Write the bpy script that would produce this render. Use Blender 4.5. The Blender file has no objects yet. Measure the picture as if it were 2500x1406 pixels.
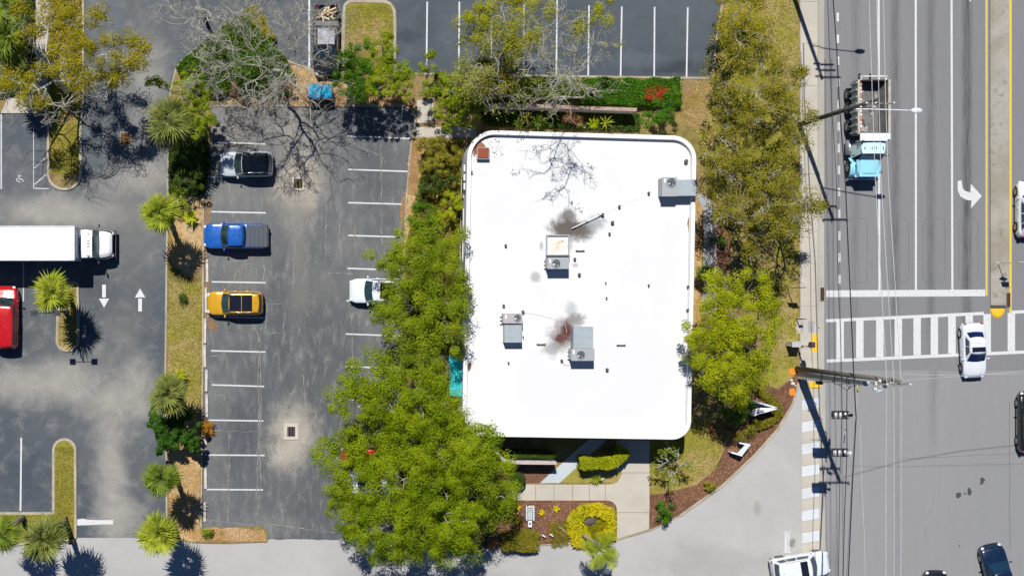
import bpy, bmesh, math, random
import numpy as np
from mathutils import Vector, Matrix
from mathutils.geometry import tessellate_polygon
random.seed(7); R = np.random.default_rng(7)
sc = bpy.context.scene
COL = sc.collection
# ---------------------------------------------------------------- camera, sky, sun, exposure
# scale of the place: 31.25 px of the photograph are one metre on the ground; the drone hangs 96 m up
S = 31.25; CAMH = 96.0; NX = (774 - 1250) / S; NY = 0.0
cam_d = bpy.data.cameras.new('camera'); cam = bpy.data.objects.new('camera', cam_d); COL.objects.link(cam)
cam.location = (NX, NY, CAMH); cam.rotation_euler = (0, 0, 0)
cam_d.sensor_width = 36; cam_d.lens = 36 * CAMH / 80.0; cam_d.shift_x = -NX / 80.0
cam_d.clip_start = 1; cam_d.clip_end = 1000
sc.camera = cam
world = bpy.data.worlds.new("World"); sc.world = world; world.use_nodes = True
wn = world.node_tree; bg = wn.nodes['Background']
sky = wn.nodes.new('ShaderNodeTexSky'); sky.sky_type = 'NISHITA'; sky.sun_disc = False
SUNV = Vector((0.192, -0.548, -1.0)).normalized()
sky.sun_elevation = math.radians(59.9); sky.sun_rotation = math.radians(340.7)
sky.air_density = 0.5; sky.dust_density = 0.0; sky.ozone_density = 10.0
wn.links.new(sky.outputs[0], bg.inputs[0]); bg.inputs[1].default_value = 0.085
sun_d = bpy.data.lights.new('sun', 'SUN'); sun_d.energy = 5.0; sun_d.angle = math.radians(0.5); sun_d.color = (1, .965, .91)
sun = bpy.data.objects.new('sun', sun_d); COL.objects.link(sun); sun.location = (-20, 40, 80)
sun.rotation_euler = SUNV.to_track_quat('-Z', 'Y').to_euler()
sc.view_settings.view_transform = 'Standard'; sc.view_settings.look = 'None'
sc.view_settings.exposure = 0.1; sc.view_settings.gamma = 1; sc.view_settings.use_curve_mapping = False

# ---------------------------------------------------------------- measuring and tagging
def W(px, py, z=0.0):
    gx = (px - 1250) / S; gy = (703 - py) / S; k = 1 - z / CAMH
    return Vector((NX + (gx - NX) * k, gy * k, z))
def G(p): return ((p[0] - 1250) / S, (703 - p[1]) / S)
def tag(o, label=None, cat=None, group=None, kind=None):
    if label: o['label'] = label
    if cat: o['category'] = cat
    if group: o['group'] = group
    if kind: o['kind'] = kind
    return o
def empty(name, loc, label, cat, group=None, rz=0):
    o = bpy.data.objects.new(name, None); COL.objects.link(o); o.empty_display_size = .3
    o.location = loc; o.rotation_euler = (0, 0, rz); return tag(o, label, cat, group)
def link(name, me, m=None, parent=None, loc=None, rot=None):
    o = bpy.data.objects.new(name, me); COL.objects.link(o)
    if m is not None and not me.materials: me.materials.append(m)
    if parent: o.parent = parent
    if loc is not None: o.location = loc
    if rot is not None: o.rotation_euler = rot
    return o
class MB:
    def __init__(s): s.v = []; s.f = []
    def add(s, vs, fs):
        b = len(s.v); s.v += [tuple(v) for v in vs]; s.f += [tuple(i + b for i in f) for f in fs]; return s
    def box(s, c, d, rz=0, ry=0, rx=0, tap=1.0):
        m = Matrix.Translation(Vector(c)) @ Matrix.Rotation(rz, 4, 'Z') @ Matrix.Rotation(ry, 4, 'Y') @ Matrix.Rotation(rx, 4, 'X')
        vs = []
        for z in (-.5, .5):
            t = tap if z > 0 else 1
            for x, y in ((-.5, -.5), (.5, -.5), (.5, .5), (-.5, .5)): vs.append(m @ Vector((x * d[0] * t, y * d[1] * t, z * d[2])))
        return s.add(vs, [(3, 2, 1, 0), (4, 5, 6, 7), (0, 1, 5, 4), (1, 2, 6, 5), (2, 3, 7, 6), (3, 0, 4, 7)])
    def prism(s, poly, z0, z1, bottom=False):
        n = len(poly)
        if sum(poly[i][0] * poly[(i + 1) % n][1] - poly[(i + 1) % n][0] * poly[i][1] for i in range(n)) < 0: poly = poly[::-1]
        tri = tessellate_polygon([[Vector((p[0], p[1], 0)) for p in poly]])
        def up(t):
            a, b, c = [poly[i] for i in t]
            return t if (b[0] - a[0]) * (c[1] - a[1]) - (b[1] - a[1]) * (c[0] - a[0]) > 0 else (t[0], t[2], t[1])
        tri = [up(t) for t in tri]
        s.add([(p[0], p[1], z1) for p in poly], tri)
        if z0 is not None and z0 < z1:
            s.add([(p[0], p[1], z0) for p in poly] + [(p[0], p[1], z1) for p in poly], [(i, (i + 1) % n, n + (i + 1) % n, n + i) for i in range(n)])
            if bottom: s.add([(p[0], p[1], z0) for p in poly], [t[::-1] for t in tri])
        return s
    def tube(s, pts, rad, n=6, cap=True):
        pts = [Vector(p) for p in pts]; k = len(pts)
        if not hasattr(rad, '__len__'): rad = [rad] * k
        vs = []; ref = None
        for i in range(k):
            d = (pts[min(i + 1, k - 1)] - pts[max(i - 1, 0)])
            d = d.normalized() if d.length > 1e-9 else Vector((0, 0, 1))
            if ref is None: ref = Vector((0, 0, 1)) if abs(d.z) < .9 else Vector((1, 0, 0))
            a = d.cross(ref)
            if a.length < 1e-4: a = d.cross(Vector((0.3, 1, .2)))
            a.normalize(); b = d.cross(a); ref = a.cross(d) if False else ref
            for j in range(n):
                t = 2 * math.pi * j / n; vs.append(pts[i] + (a * math.cos(t) + b * math.sin(t)) * rad[i])
        fs = [(i * n + j, i * n + (j + 1) % n, (i + 1) * n + (j + 1) % n, (i + 1) * n + j) for i in range(k - 1) for j in range(n)]
        if cap: fs += [tuple(range(n))[::-1], tuple((k - 1) * n + j for j in range(n))]
        return s.add(vs, fs)
    def cyl(s, c, r, h, n=16, r2=None):
        c = Vector(c); return s.tube([c, c + Vector((0, 0, h))], [r, r if r2 is None else r2], n)
    def ell(s, c, r, nu=10, nv=6):
        vs = [(c[0], c[1], c[2] + r[2])]; fs = []
        for i in range(1, nv):
            a = math.pi * i / nv
            for j in range(nu):
                t = 2 * math.pi * j / nu; vs.append((c[0] + r[0] * math.sin(a) * math.cos(t), c[1] + r[1] * math.sin(a) * math.sin(t), c[2] + r[2] * math.cos(a)))
        vs.append((c[0], c[1], c[2] - r[2])); e = len(vs) - 1
        for j in range(nu):
            fs.append((0, 1 + j, 1 + (j + 1) % nu)); fs.append((e, e - nu + (j + 1) % nu, e - nu + j))
        for i in range(nv - 2):
            for j in range(nu):
                a = 1 + i * nu + j; b = 1 + i * nu + (j + 1) % nu; fs.append((a, a + nu, b + nu, b))
        return s.add(vs, fs)
    def grid(s, P, nu, nv, flip=False):
        vs = [P(i / nu, j / nv) for i in range(nu + 1) for j in range(nv + 1)]
        fs = [(i * (nv + 1) + j, (i + 1) * (nv + 1) + j, (i + 1) * (nv + 1) + j + 1, i * (nv + 1) + j + 1) for i in range(nu) for j in range(nv)]
        if flip: fs = [f[::-1] for f in fs]
        return s.add(vs, fs)
    def ribbon(s, pts, w, z0, z1, closed=False):
        """a band of width w along a plan polyline (metres), solid from z0 to z1"""
        n = len(pts); L = []; Rr = []
        for i in range(n):
            a = pts[(i - 1) % n] if (closed or i > 0) else pts[i]; b = pts[(i + 1) % n] if (closed or i < n - 1) else pts[i]
            dx, dy = b[0] - a[0], b[1] - a[1]; q = math.hypot(dx, dy) or 1; nx, ny = -dy / q, dx / q
            ww = w[i] if hasattr(w, '__len__') else w
            L.append((pts[i][0] + nx * ww / 2, pts[i][1] + ny * ww / 2)); Rr.append((pts[i][0] - nx * ww / 2, pts[i][1] - ny * ww / 2))
        m = n if closed else n - 1; vs = []; fs = []
        for i in range(n):
            vs += [(*Rr[i], z1), (*L[i], z1), (*Rr[i], z0), (*L[i], z0)]
        for i in range(m):
            a = 4 * i; b = 4 * ((i + 1) % n)
            fs.append((a, b, b + 1, a + 1))
            if z0 < z1: fs += [(a + 2, b + 2, b, a), (a + 1, b + 1, b + 3, a + 3)]
        if not closed and z0 < z1: fs += [(0, 1, 3, 2), (4 * n - 3, 4 * n - 4, 4 * n - 2, 4 * n - 1)]
        return s.add(vs, fs)
    def mesh(s, name, smooth=False, origin=None):
        me = bpy.data.meshes.new(name)
        v = s.v if origin is None else [(a[0] - origin[0], a[1] - origin[1], a[2] - origin[2]) for a in s.v]
        me.from_pydata(v, [], s.f); me.update()
        if smooth: me.polygons.foreach_set('use_smooth', [True] * len(me.polygons))
        return me
    def build(s, name, m=None, parent=None, smooth=False, local=False):
        """parts are given in world coordinates unless local; the parent empty sits unrotated at its base"""
        org = None
        if parent is not None and not local: org = parent.location
        return link(name, s.mesh(name, smooth, org), m, parent)
    def thing(s, name, m, label, cat, group=None, smooth=False, base=None):
        if base is None:
            a = np.array(s.v); base = (float(a[:, 0].mean()), float(a[:, 1].mean()), float(a[:, 2].min()))
        o = link(name, s.mesh(name, smooth, base), m, None, base); return tag(o, label, cat, group)
def rp(pts, n=6):
    """rounded plan polygon from (px, py[, radius px]) -> metres"""
    out = []; k = len(pts)
    for i in range(k):
        p = pts[i]; r = p[2] if len(p) > 2 else 0
        if not r: out.append(G(p)); continue
        a = Vector(pts[i - 1][:2]) - Vector(p[:2]); b = Vector(pts[(i + 1) % k][:2]) - Vector(p[:2])
        ang = a.angle(b) / 2; d = min(r / math.tan(ang), a.length * .49, b.length * .49); r = d * math.tan(ang)
        c = Vector(p[:2]) + (a.normalized() + b.normalized()).normalized() * (r / math.sin(ang))
        s0 = Vector(p[:2]) + a.normalized() * d - c; s1 = Vector(p[:2]) + b.normalized() * d - c
        t0 = math.atan2(s0.y, s0.x); t1 = math.atan2(s1.y, s1.x); dt = (t1 - t0 + math.pi) % (2 * math.pi) - math.pi
        for j in range(n + 1):
            t = t0 + dt * j / n; out.append(G((c.x + r * math.cos(t), c.y + r * math.sin(t))))
    return out
def rough(poly, amp=.08, step=.5, closed=True):
    """re-sample a plan outline and make it wander a little (soil and turf edges)"""
    out = []; n = len(poly)
    for i in range(n if closed else n - 1):
        a = poly[i]; b = poly[(i + 1) % n]; L = math.hypot(b[0] - a[0], b[1] - a[1]); m = max(1, min(200, int(L / step)))
        for j in range(m):
            t = j / m; out.append((a[0] + (b[0] - a[0]) * t + random.gauss(0, amp), a[1] + (b[1] - a[1]) * t + random.gauss(0, amp)))
    if not closed: out.append(poly[-1])
    return out
def inside(pts, poly):
    x, y = pts[:, 0], pts[:, 1]; c = np.zeros(len(pts), bool); n = len(poly)
    for i in range(n):
        x0, y0 = poly[i]; x1, y1 = poly[(i + 1) % n]
        if y0 == y1: continue
        c ^= ((y0 > y) != (y1 > y)) & (x < (x1 - x0) * (y - y0) / (y1 - y0) + x0)
    return c
def scatter(poly, n):
    a = np.array(poly); lo, hi = a.min(0), a.max(0); out = np.zeros((0, 2))
    while len(out) < n:
        p = R.uniform(lo, hi, (n * 2, 2)); out = np.vstack([out, p[inside(p, poly)]])
    return out[:n]

# ---------------------------------------------------------------- materials
class NT:
    def __init__(s, name):
        s.m = bpy.data.materials.new(name); s.m.use_nodes = True; s.t = s.m.node_tree; s.b = s.t.nodes['Principled BSDF']
    def n(s, typ, ins=None, **kw):
        nd = s.t.nodes.new('ShaderNode' + typ)
        for k, v in kw.items(): setattr(nd, k, v)
        for k, v in (ins or {}).items(): s.set(nd.inputs[k], v)
        return nd
    def set(s, sock, v):
        if isinstance(v, bpy.types.NodeSocket): s.t.links.new(v, sock)
        else:
            if sock.type == 'RGBA' and len(v) == 3: v = (*v, 1)
            sock.default_value = v
    def pos(s): return s.n('NewGeometry').outputs['Position']
    def obj(s): return s.n('TexCoord').outputs['Object']
    def math(s, op, a, b=0.0, c=None):
        ins = {0: a, 1: b}
        if c is not None: ins[2] = c
        return s.n('Math', ins, operation=op).outputs[0]
    def vm(s, op, a, b): return s.n('VectorMath', {0: a, 1: b}, operation=op).outputs[0]
    def noise(s, vec, scale, detail=4, rough=.55, dist=0):
        return s.n('TexNoise', {'Vector': vec, 'Scale': scale, 'Detail': detail, 'Roughness': rough, 'Distortion': dist}).outputs['Fac']
    def mr(s, v, a, b, c=0.0, d=1.0, smooth=False):
        nd = s.n('MapRange', {'Value': v, 'From Min': a, 'From Max': b, 'To Min': c, 'To Max': d})
        if smooth: nd.interpolation_type = 'SMOOTHSTEP'
        return nd.outputs[0]
    def mix(s, f, a, b, blend='MIX'):
        nd = s.n('Mix', data_type='RGBA', blend_type=blend); s.set(nd.inputs[0], f); s.set(nd.inputs[6], a); s.set(nd.inputs[7], b); return nd.outputs[2]
    def out(s, col=None, rough=None, bump=None, bstr=.3, bdist=.02, **kw):
        if col is not None: s.set(s.b.inputs['Base Color'], col)
        if rough is not None: s.set(s.b.inputs['Roughness'], rough)
        if bump is not None:
            s.t.links.new(s.n('Bump', {'Height': bump, 'Strength': bstr, 'Distance': bdist}).outputs[0], s.b.inputs['Normal'])
        for k, v in kw.items(): s.set(s.b.inputs[k.replace('_', ' ')], v)
        return s.m
_mc = {}
def mat(name, col, rough=.6, metal=0, var=.12, scale=3.0, coat=0, bump=0.0, spec=.5, alpha=None):
    """plain painted / cast / woven stuff with a little procedural unevenness"""
    if name in _mc: return _mc[name]
    t = NT(name); p = t.obj(); nz = t.noise(p, scale, 5); n2 = t.noise(p, scale * 9, 3)
    f = t.math('ADD', t.mr(nz, .3, .7, 1 - var, 1 + var * .6), t.mr(n2, .3, .7, -var * .4, var * .4))
    cc = t.vm('MULTIPLY', (col[0], col[1], col[2]), t.n('CombineXYZ', {0: f, 1: f, 2: f}).outputs[0])
    m = t.out(cc, t.mr(nz, .3, .7, max(0, rough - .06), min(1, rough + .06)), n2 if bump else None, bump, .01, Metallic=metal, Coat_Weight=coat, Coat_Roughness=.04, Specular_IOR_Level=spec)
    _mc[name] = m; return m
def ground_mat(name, c1, c2, big=.12, mid=1.2, grain=18, gamp=.18, c3=None, c3lo=.52, c3hi=.7, spots=(), lanes=(), stretch=(1, 1, 1), cracks=0, rough=.9, bump=.25, mamp=.5, specks=None, namp=2.6, soft=0.0, srough=.7):
    t = NT(name); p = t.pos(); ps = t.vm('MULTIPLY', p, stretch)
    nb = t.noise(ps, big, 5, .6, .4); col = t.mix(t.mr(nb, .38, .62, smooth=True), c1, c2)
    nm = t.noise(ps, mid, 6, .65, .3)
    if c3: col = t.mix(t.mr(nm, c3lo, c3hi, smooth=True), col, c3)
    sx = t.n('SeparateXYZ', {0: p})
    for (px, amp, wdt, y0, y1) in lanes:          # tyre-darkened band down the middle of a lane
        x = (px - 1250) / S
        d = t.math('ABSOLUTE', t.math('SUBTRACT', t.math('ADD', sx.outputs[0], t.mr(nb, 0, 1, -.25, .25)), x))
        ns = t.noise(t.vm('MULTIPLY', p, (5, .25, 1)), 1.5, 5, .7)
        f = t.math('MULTIPLY', t.mr(d, 0, wdt, amp, 0, True), t.mr(ns, .35, .65, .25, 1))
        f = t.math('MULTIPLY', f, t.mr(sx.outputs[1], (703 - y1) / S, (703 - y1) / S + 5, 0, 1))
        if y0 is not None: f = t.math('MULTIPLY', f, t.mr(sx.outputs[1], (703 - y0) / S - 5, (703 - y0) / S, 1, 0))
        col = t.mix(f, col, (.035, .037, .042))
    for (px, py, rx, ry, c, a) in spots:          # stains and dusty places that stay where they are
        g = G((px, py)); q = t.vm('SUBTRACT', p, (g[0], g[1], 0)); q = t.vm('MULTIPLY', q, (S / rx, S / ry, 0))
        d = t.n('VectorMath', {0: q}, operation='LENGTH').outputs['Value']
        d = t.math('ADD', d, t.math('MULTIPLY', t.math('SUBTRACT', t.noise(p, 40 / max(rx, ry, 12), 8, srough, .5), .5), namp))
        col = t.mix(t.math('MULTIPLY', t.mr(d, .5 - soft, 1.15 + soft * .6, 1, 0, True), a), col, c)
    ng = t.noise(p, grain, 4, .7); g = t.mr(ng, .25, .75, 1 - gamp, 1 + gamp)
    g = t.math('MULTIPLY', g, t.mr(nm, .25, .75, 1 - gamp * mamp, 1 + gamp * mamp))
    col = t.vm('MULTIPLY', col, t.n('CombineXYZ', {0: g, 1: g, 2: g}).outputs[0])
    if cracks:
        wv = t.vm('ADD', p, t.n('VectorMath', {0: t.n('TexNoise', {'Vector': p, 'Scale': .8, 'Detail': 4}).outputs['Color'], 1: (1.2, 1.2, 0)}, operation='MULTIPLY').outputs[0])
        vo = t.n('TexVoronoi', {'Vector': wv, 'Scale': .22}, feature='DISTANCE_TO_EDGE').outputs['Distance']
        f = t.math('MULTIPLY', t.mr(vo, 0, .012, cracks, 0), t.mr(t.noise(p, .35, 3), .5, .6))
        col = t.mix(f, col, (.02, .02, .022) if cracks > 0 else (.2, .2, .18))
    if specks:
        f = t.mr(t.noise(t.vm('MULTIPLY', p, (1, .45, 1)), 3.2, 8, .85), .62, .7, 0, specks[1]); col = t.mix(f, col, specks[0])
    return t.out(col, rough, ng, bump, .02, Specular_IOR_Level=.25)
def leaf_mat(name, c1, c2, c3=None, trans=.35, rough=.55, big=.5):
    t = NT(name); r = t.n('NewGeometry').outputs['Random Per Island']; p = t.pos()
    nz = t.noise(p, big, 3)
    col = t.mix(t.mr(t.math('ADD', t.math('MULTIPLY', r, .32), nz), .42, .86), c1, c2)
    if c3: col = t.mix(t.math('MULTIPLY', t.mr(r, .88, .9), .6), col, c3)
    t.out(col, .8, Specular_IOR_Level=.12)
    tr = t.n('BsdfTranslucent', {'Color': t.vm('MULTIPLY', col, (1.1, 1.15, .6))}); mx = t.n('MixShader', {0: trans, 1: t.b.outputs[0], 2: tr.outputs[0]})
    o = [n for n in t.t.nodes if n.type == 'OUTPUT_MATERIAL'][0]; t.t.links.new(mx.outputs[0], o.inputs[0]); return t.m
def c8(r, g, b): return tuple(((x / 255 + .055) / 1.055) ** 2.4 if x > 10 else x / 3300 for x in (r, g, b))

# ---------------------------------------------------------------- foliage helpers
def quads_mesh(name, V, mats=None):
    """V: (N,4,3) array -> mesh of separate four-cornered leaves"""
    n = len(V); me = bpy.data.meshes.new(name)
    me.vertices.add(n * 4); me.vertices.foreach_set('co', V.reshape(-1).astype(np.float32))
    me.loops.add(n * 4); me.loops.foreach_set('vertex_index', np.arange(n * 4, dtype=np.int32))
    me.polygons.add(n); me.polygons.foreach_set('loop_start', np.arange(n, dtype=np.int32) * 4)
    me.update(calc_edges=True); return me
def leafV(C, ln, wd, flat=.8, droop=0.0, align=None, N=None):
    n = len(C); nr = R.normal(0, flat, (n, 3)); nr[:, 2] += 1.0
    if N is not None: nr = N + R.normal(0, .27, (n, 3))
    nr /= np.linalg.norm(nr, axis=1)[:, None]
    t = R.normal(0, 1, (n, 3)) if align is None else align + R.normal(0, .35, (n, 3))
    t -= nr * (t * nr).sum(1)[:, None]; t /= np.linalg.norm(t, axis=1)[:, None] + 1e-9
    t[:, 2] -= droop; b = np.cross(nr, t)
    l = ln * R.uniform(.6, 1.25, n)[:, None]; w = wd * R.uniform(.7, 1.2, n)[:, None]
    return np.stack([C - t * l / 2, C + b * w / 2 + t * l * .08, C + t * l / 2, C - b * w / 2 + t * l * .08], 1)
def tufts(c, r, rz, k, per, tr, shell=.55):
    """leaf tufts spread over an ellipsoid: centres on its outer half, leaves flat round each centre"""
    d = R.normal(0, 1, (k, 3)); d[:, 2] = np.abs(d[:, 2]) * .9 - .12; d /= np.linalg.norm(d, axis=1)[:, None]
    q = R.uniform(shell, 1.08, k)[:, None] * d * np.array([r, r, rz]) + np.array(c)
    pts = np.repeat(q, per, 0); n = k * per; v = R.normal(0, 1, (n, 3)); v[:, 2] = np.abs(v[:, 2]) * 1.1 - .15; v /= np.linalg.norm(v, axis=1)[:, None]
    s = np.repeat(R.uniform(.65, 1.35, (k, 1)) * tr, per, 0); ax = np.repeat(R.uniform(.75, 1.3, (k, 3)), per, 0) * np.array([1, 1, .6])
    off = v * s * ax * R.uniform(.52, 1.18, (n, 1)); nn = v + np.array([0, 0, .45]); return pts + off, np.repeat(d, per, 0) * .5 + v, q, nn
def limb(a, b, r0, r1, mb, n=6, k=6, wob=.25, sag=0):
    a = Vector(a); b = Vector(b); L = (b - a).length; pts = []
    w = [Vector((random.gauss(0, 1), random.gauss(0, 1), random.gauss(0, .6))) * wob * L * .12 for _ in range(3)]
    for i in range(k):
        t = i / (k - 1); p = a.lerp(b, t); s = math.sin(math.pi * t)
        p += w[0] * s + w[1] * math.sin(2 * math.pi * t) + w[2] * math.sin(3 * math.pi * t) * .5 + Vector((0, 0, sag * s)); pts.append(p)
    mb.tube(pts, [r0 + (r1 - r0) * (i / (k - 1)) for i in range(k)], n, cap=False); return pts
BARK = mat('bark_grey', (.17, .155, .135), .9, var=.3, scale=4, bump=.5)
BARKG = mat('bark_olive_grey', (.37, .355, .29), .9, var=.3, scale=3, bump=.4)
BARKW = mat('bark_pale', (.42, .4, .33), .85, var=.3, scale=3, bump=.4)
def attach(pool, P, rmax):
    q = min(pool, key=lambda e: (P - e[0]).length + .45 * e[2] + (0 if (P - e[0]).length > .7 else 3)); return q[0], min(rmax, q[1] * .8), q[2]
def feed(pool, path, r0, r1, d0):
    n = len(path); acc = d0
    for i in range(1, n):
        acc += (path[i] - path[i - 1]).length
        if 0 < i < n - 1 or True: pool.append((path[i], r0 + (r1 - r0) * i / (n - 1), acc))
def tree(name, label, base, zc, clumps, m, bark=BARK, dens=1.0, leaf=(.15, .08), tuft=.58, cat='tree', group=None, flat=.8, trunk_r=.22, twig=3, rzf=.62, zj=1.1, bare=0, kdens=4.6, align=True, per=175):
    """clumps: (px, py, r_px[, z]) as seen in the photograph at crown height zc"""
    b = W(base[0], base[1]); b.z = .06; root = empty(name, b, label, cat, group)
    wood = MB(); LV = []; fork = b + Vector((random.uniform(-.2, .2), random.uniform(-.2, .2), zc * .33))
    if trunk_r: limb(b, fork, trunk_r, trunk_r * .8, wood, 10, 5, .1)
    pool = [(fork, trunk_r * .9, 0.0)]
    for c in sorted(clumps, key=lambda c: (W(c[0], c[1], zc) - fork).length):
        z = (c[3] if len(c) > 3 else zc) + random.uniform(-zj, zj) * (1 if len(c) < 4 else .3)
        P = W(c[0], c[1], z); r = c[2] / S; rz = max(.35, r * rzf)
        k = max(4, int(kdens * r * r * dens))
        pts, out, q, nn = tufts(P, r, rz, k, per, tuft)
        LV.append(leafV(pts, leaf[0], leaf[1], flat, .25, out, nn))
        if trunk_r:
            e_ = P - Vector((0, 0, rz * .4)); s_, r_, d_ = attach(pool, e_, trunk_r * .55); path = limb(s_, e_, r_, max(.035, r_ * .45), wood, 6, 7, .6, .2); feed(pool, path, r_, max(.035, r_ * .45), d_)
            for j in range(min(twig, len(q))):
                limb(path[random.choice([3, 4, 5, 6])], Vector(q[j]) , trunk_r * .12, .012, wood, 4, 5, .5)
            for j in range(bare):
                e = Vector(q[random.randrange(len(q))]) + Vector((random.uniform(-.5, .5), random.uniform(-.5, .5), random.uniform(.1, .5)))
                pp = limb(path[-1], e, trunk_r * .16, .015, wood, 4, 5, .6)
                for _ in range(3): limb(pp[random.randrange(1, 4)], pp[-1] + Vector((random.uniform(-.6, .6), random.uniform(-.6, .6), random.uniform(0, .3))), .03, .01, wood, 3, 4, .6)
    if wood.v: wood.build('trunk', bark, root, smooth=True)
    V = np.concatenate(LV); V = V - np.array(b)
    link('crown', quads_mesh('crown', V), m, root); return root
def bare_tree(name, label, base, tips, zc, r0=.24, bark=BARKW, depth=3, cat='tree', spread=1.0, kids=5, leaves=None, group=None):
    b = W(*base); b.z = .06; root = empty(name, b, label, cat, group); mb = MB(); ends = []
    fork = b + Vector((0, 0, zc * .35)); limb(b, fork, r0, r0 * .8, mb, 9, 5, .15)
    def sub(path, r, d, L):
        if d == 0: return
        for i in range(max(2, kids - (depth - d))):
            s = path[random.randrange(2, len(path))]; dr = (path[-1] - path[-3]).normalized()
            v = (dr + Vector((random.gauss(0, .6), random.gauss(0, .6), random.gauss(0, .35)))).normalized() * L * random.uniform(.6, 1.2)
            rr = max(.013, r * .5); p = limb(s, s + v, rr, max(.007, rr * .4), mb, 5 if d > 1 else 3, 6, .8); ends.append(p[-1])
            sub(p, rr, d - 1, L * .58)
    pool = [(fork, r0 * .9, 0.0)]
    for e in sorted([W(t[0], t[1], t[2] if len(t) > 2 else zc + random.uniform(-1, .6)) for t in tips], key=lambda e: (e - fork).length):
        s_, r_, d_ = attach(pool, e, r0 * .62); L_ = (e - s_).length; p = limb(s_, e, r_, max(.03, r_ * .4), mb, 7, 9, .55, .2); feed(pool, p, r_, max(.03, r_ * .4), d_); sub(p, max(.05, r_ * .6), depth, min(3.0, max(1.4, L_ * .65)) * spread)
    mb.build('trunk', bark, root, smooth=True)
    if leaves:
        m, n, tr = leaves; q = np.array([list(random.choice(ends)) for _ in range(n)]); pts = np.repeat(q, 10, 0) + R.normal(0, tr, (n * 10, 3))
        V = leafV(pts, .2, .08, .9) - np.array(b); link('crown', quads_mesh('crown', V), m, root)
    return root
# ---------------------------------------------------------------- setting: ground, pavements, beds, kerbs, paint
DUST = (.31, .295, .265)
m_west = ground_mat('asphalt_west', (.07, .083, .098), (.1, .111, .12), big=.07, mid=.9, c3=(.16, .16, .156), c3lo=.45, c3hi=.8, grain=9, namp=2.4, soft=.4, cracks=.0,
    spots=[(345, 430, 120, 60, DUST, .75), (150, 520, 260, 45, DUST, .7), (330, 560, 110, 130, (.16, .16, .155), .6), (350, 190, 60, 140, DUST, .6), (120, 935, 220, 60, DUST, .85), (300, 960, 90, 110, DUST, .75),
           (270, 1150, 45, 190, DUST, .8), (300, 820, 60, 90, (.15, .15, .145), .6), (300, 1270, 70, 60, DUST, .7), (240, 40, 70, 70, (.13, .15, .17), .5), (60, 420, 90, 60, (.13, .135, .14), .5), (720, 60, 60, 80, (.12, .125, .13), .5),
           (215, 690, 60, 60, (.05, .058, .07), .5), (60, 1180, 60, 80, (.045, .058, .08), .5)])
m_mid = ground_mat('asphalt_middle', (.088, .095, .103), (.13, .135, .138), big=.1, mid=1.9, grain=7, gamp=.2, c3=(.195, .192, .185), c3lo=.46, c3hi=.8, stretch=(1, .35, 1), namp=2.2, soft=.4, specks=((.32, .31, .29), .9),
    spots=[(640, 300, 140, 60, (.21, .2, .185), .7), (560, 350, 70, 120, (.23, .22, .2), .6), (735, 400, 64, 170, (.28, .265, .23), .85), (722, 452, 60, 66, (.4, .355, .29), .95), (730, 620, 30, 260, (.2, .19, .17), .6), (712, 1055, 62, 84, (.38, .345, .29), .95), (690, 1110, 44, 44, (.36, .33, .28), .85),
           (600, 650, 70, 45, (.17, .17, .165), .5), (560, 480, 90, 40, (.17, .172, .165), .6), (850, 600, 50, 60, (.18, .175, .17), .5), (560, 960, 60, 35, (.18, .185, .18), .5), (780, 700, 90, 60, (.15, .145, .14), .5), (660, 1280, 110, 30, (.19, .19, .18), .5), (590, 1090, 60, 180, (.065, .075, .09), .5), (930, 420, 60, 160, (.06, .064, .072), .4)])
m_north = ground_mat('asphalt_north', (.062, .076, .092), (.085, .098, .112), big=.1, mid=.7, grain=14, c3=(.1, .108, .12), c3lo=.56, c3hi=.8,
    spots=[(1640, 165, 90, 18, (.03, .036, .045), .7), (1560, 150, 90, 25, (.1, .115, .135), .5), (1000, 90, 40, 18, (.035, .045, .05), .5)])
m_drive = ground_mat('concrete_drive', (.4, .392, .378), (.36, .357, .348), big=.1, mid=.8, grain=14, gamp=.07, c3=(.29, .288, .28), c3lo=.6, c3hi=.85, mamp=.7,
    spots=[(1100, 1410, 260, 40, (.3, .3, .295), .6), (1750, 1380, 160, 50, (.29, .285, .27), .5), (1850, 1240, 12, 18, (.26, .25, .2), .6), (1932, 1325, 12, 12, (.12, .12, .12), .7), (400, 1360, 260, 40, (.4, .39, .37), .5)])
m_road = ground_mat('asphalt_road', (.185, .187, .195), (.2, .2, .205), big=.06, mid=2.2, grain=12, gamp=.08, stretch=(1, .12, 1), c3=(.165, .167, .175), c3lo=.55, c3hi=.75, mamp=.6,
    lanes=[(2090, .34, .55, None, 905), (2187, .62, .6, None, 905), (2272, .55, .55, None, 905), (2360, .9, .6, None, 905), (2030, .18, .3, None, 905)])
m_cross = ground_mat('asphalt_intersection', (.225, .227, .232), (.24, .24, .243), big=.06, mid=1.4, grain=12, gamp=.07, stretch=(1, .2, 1), c3=(.2, .203, .21), c3lo=.55, c3hi=.75, mamp=.6,
    lanes=[(2280, .35, .6, None, 1150), (2040, .5, .45, 1240, 1900), (2190, .15, .5, None, 1900)])
m_soil = ground_mat('soil_and_thatch', (.2, .165, .045), (.25, .18, .085), big=.25, mid=1.6, grain=26, gamp=.4, c3=(.09, .055, .03), c3lo=.55, c3hi=.7, bump=.9, mamp=1)
m_lawn = ground_mat('lawn', (.21, .2, .02), (.28, .24, .045), big=.35, mid=1.8, grain=24, gamp=.35, c3=(.1, .12, .022), c3lo=.56, c3hi=.72, bump=.9, mamp=1)
m_lawnd = ground_mat('lawn_dry', (.27, .235, .045), (.35, .26, .12), big=.5, mid=1.5, grain=24, gamp=.35, c3=(.15, .15, .03), c3lo=.54, c3hi=.7, bump=.9, mamp=1)
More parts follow.
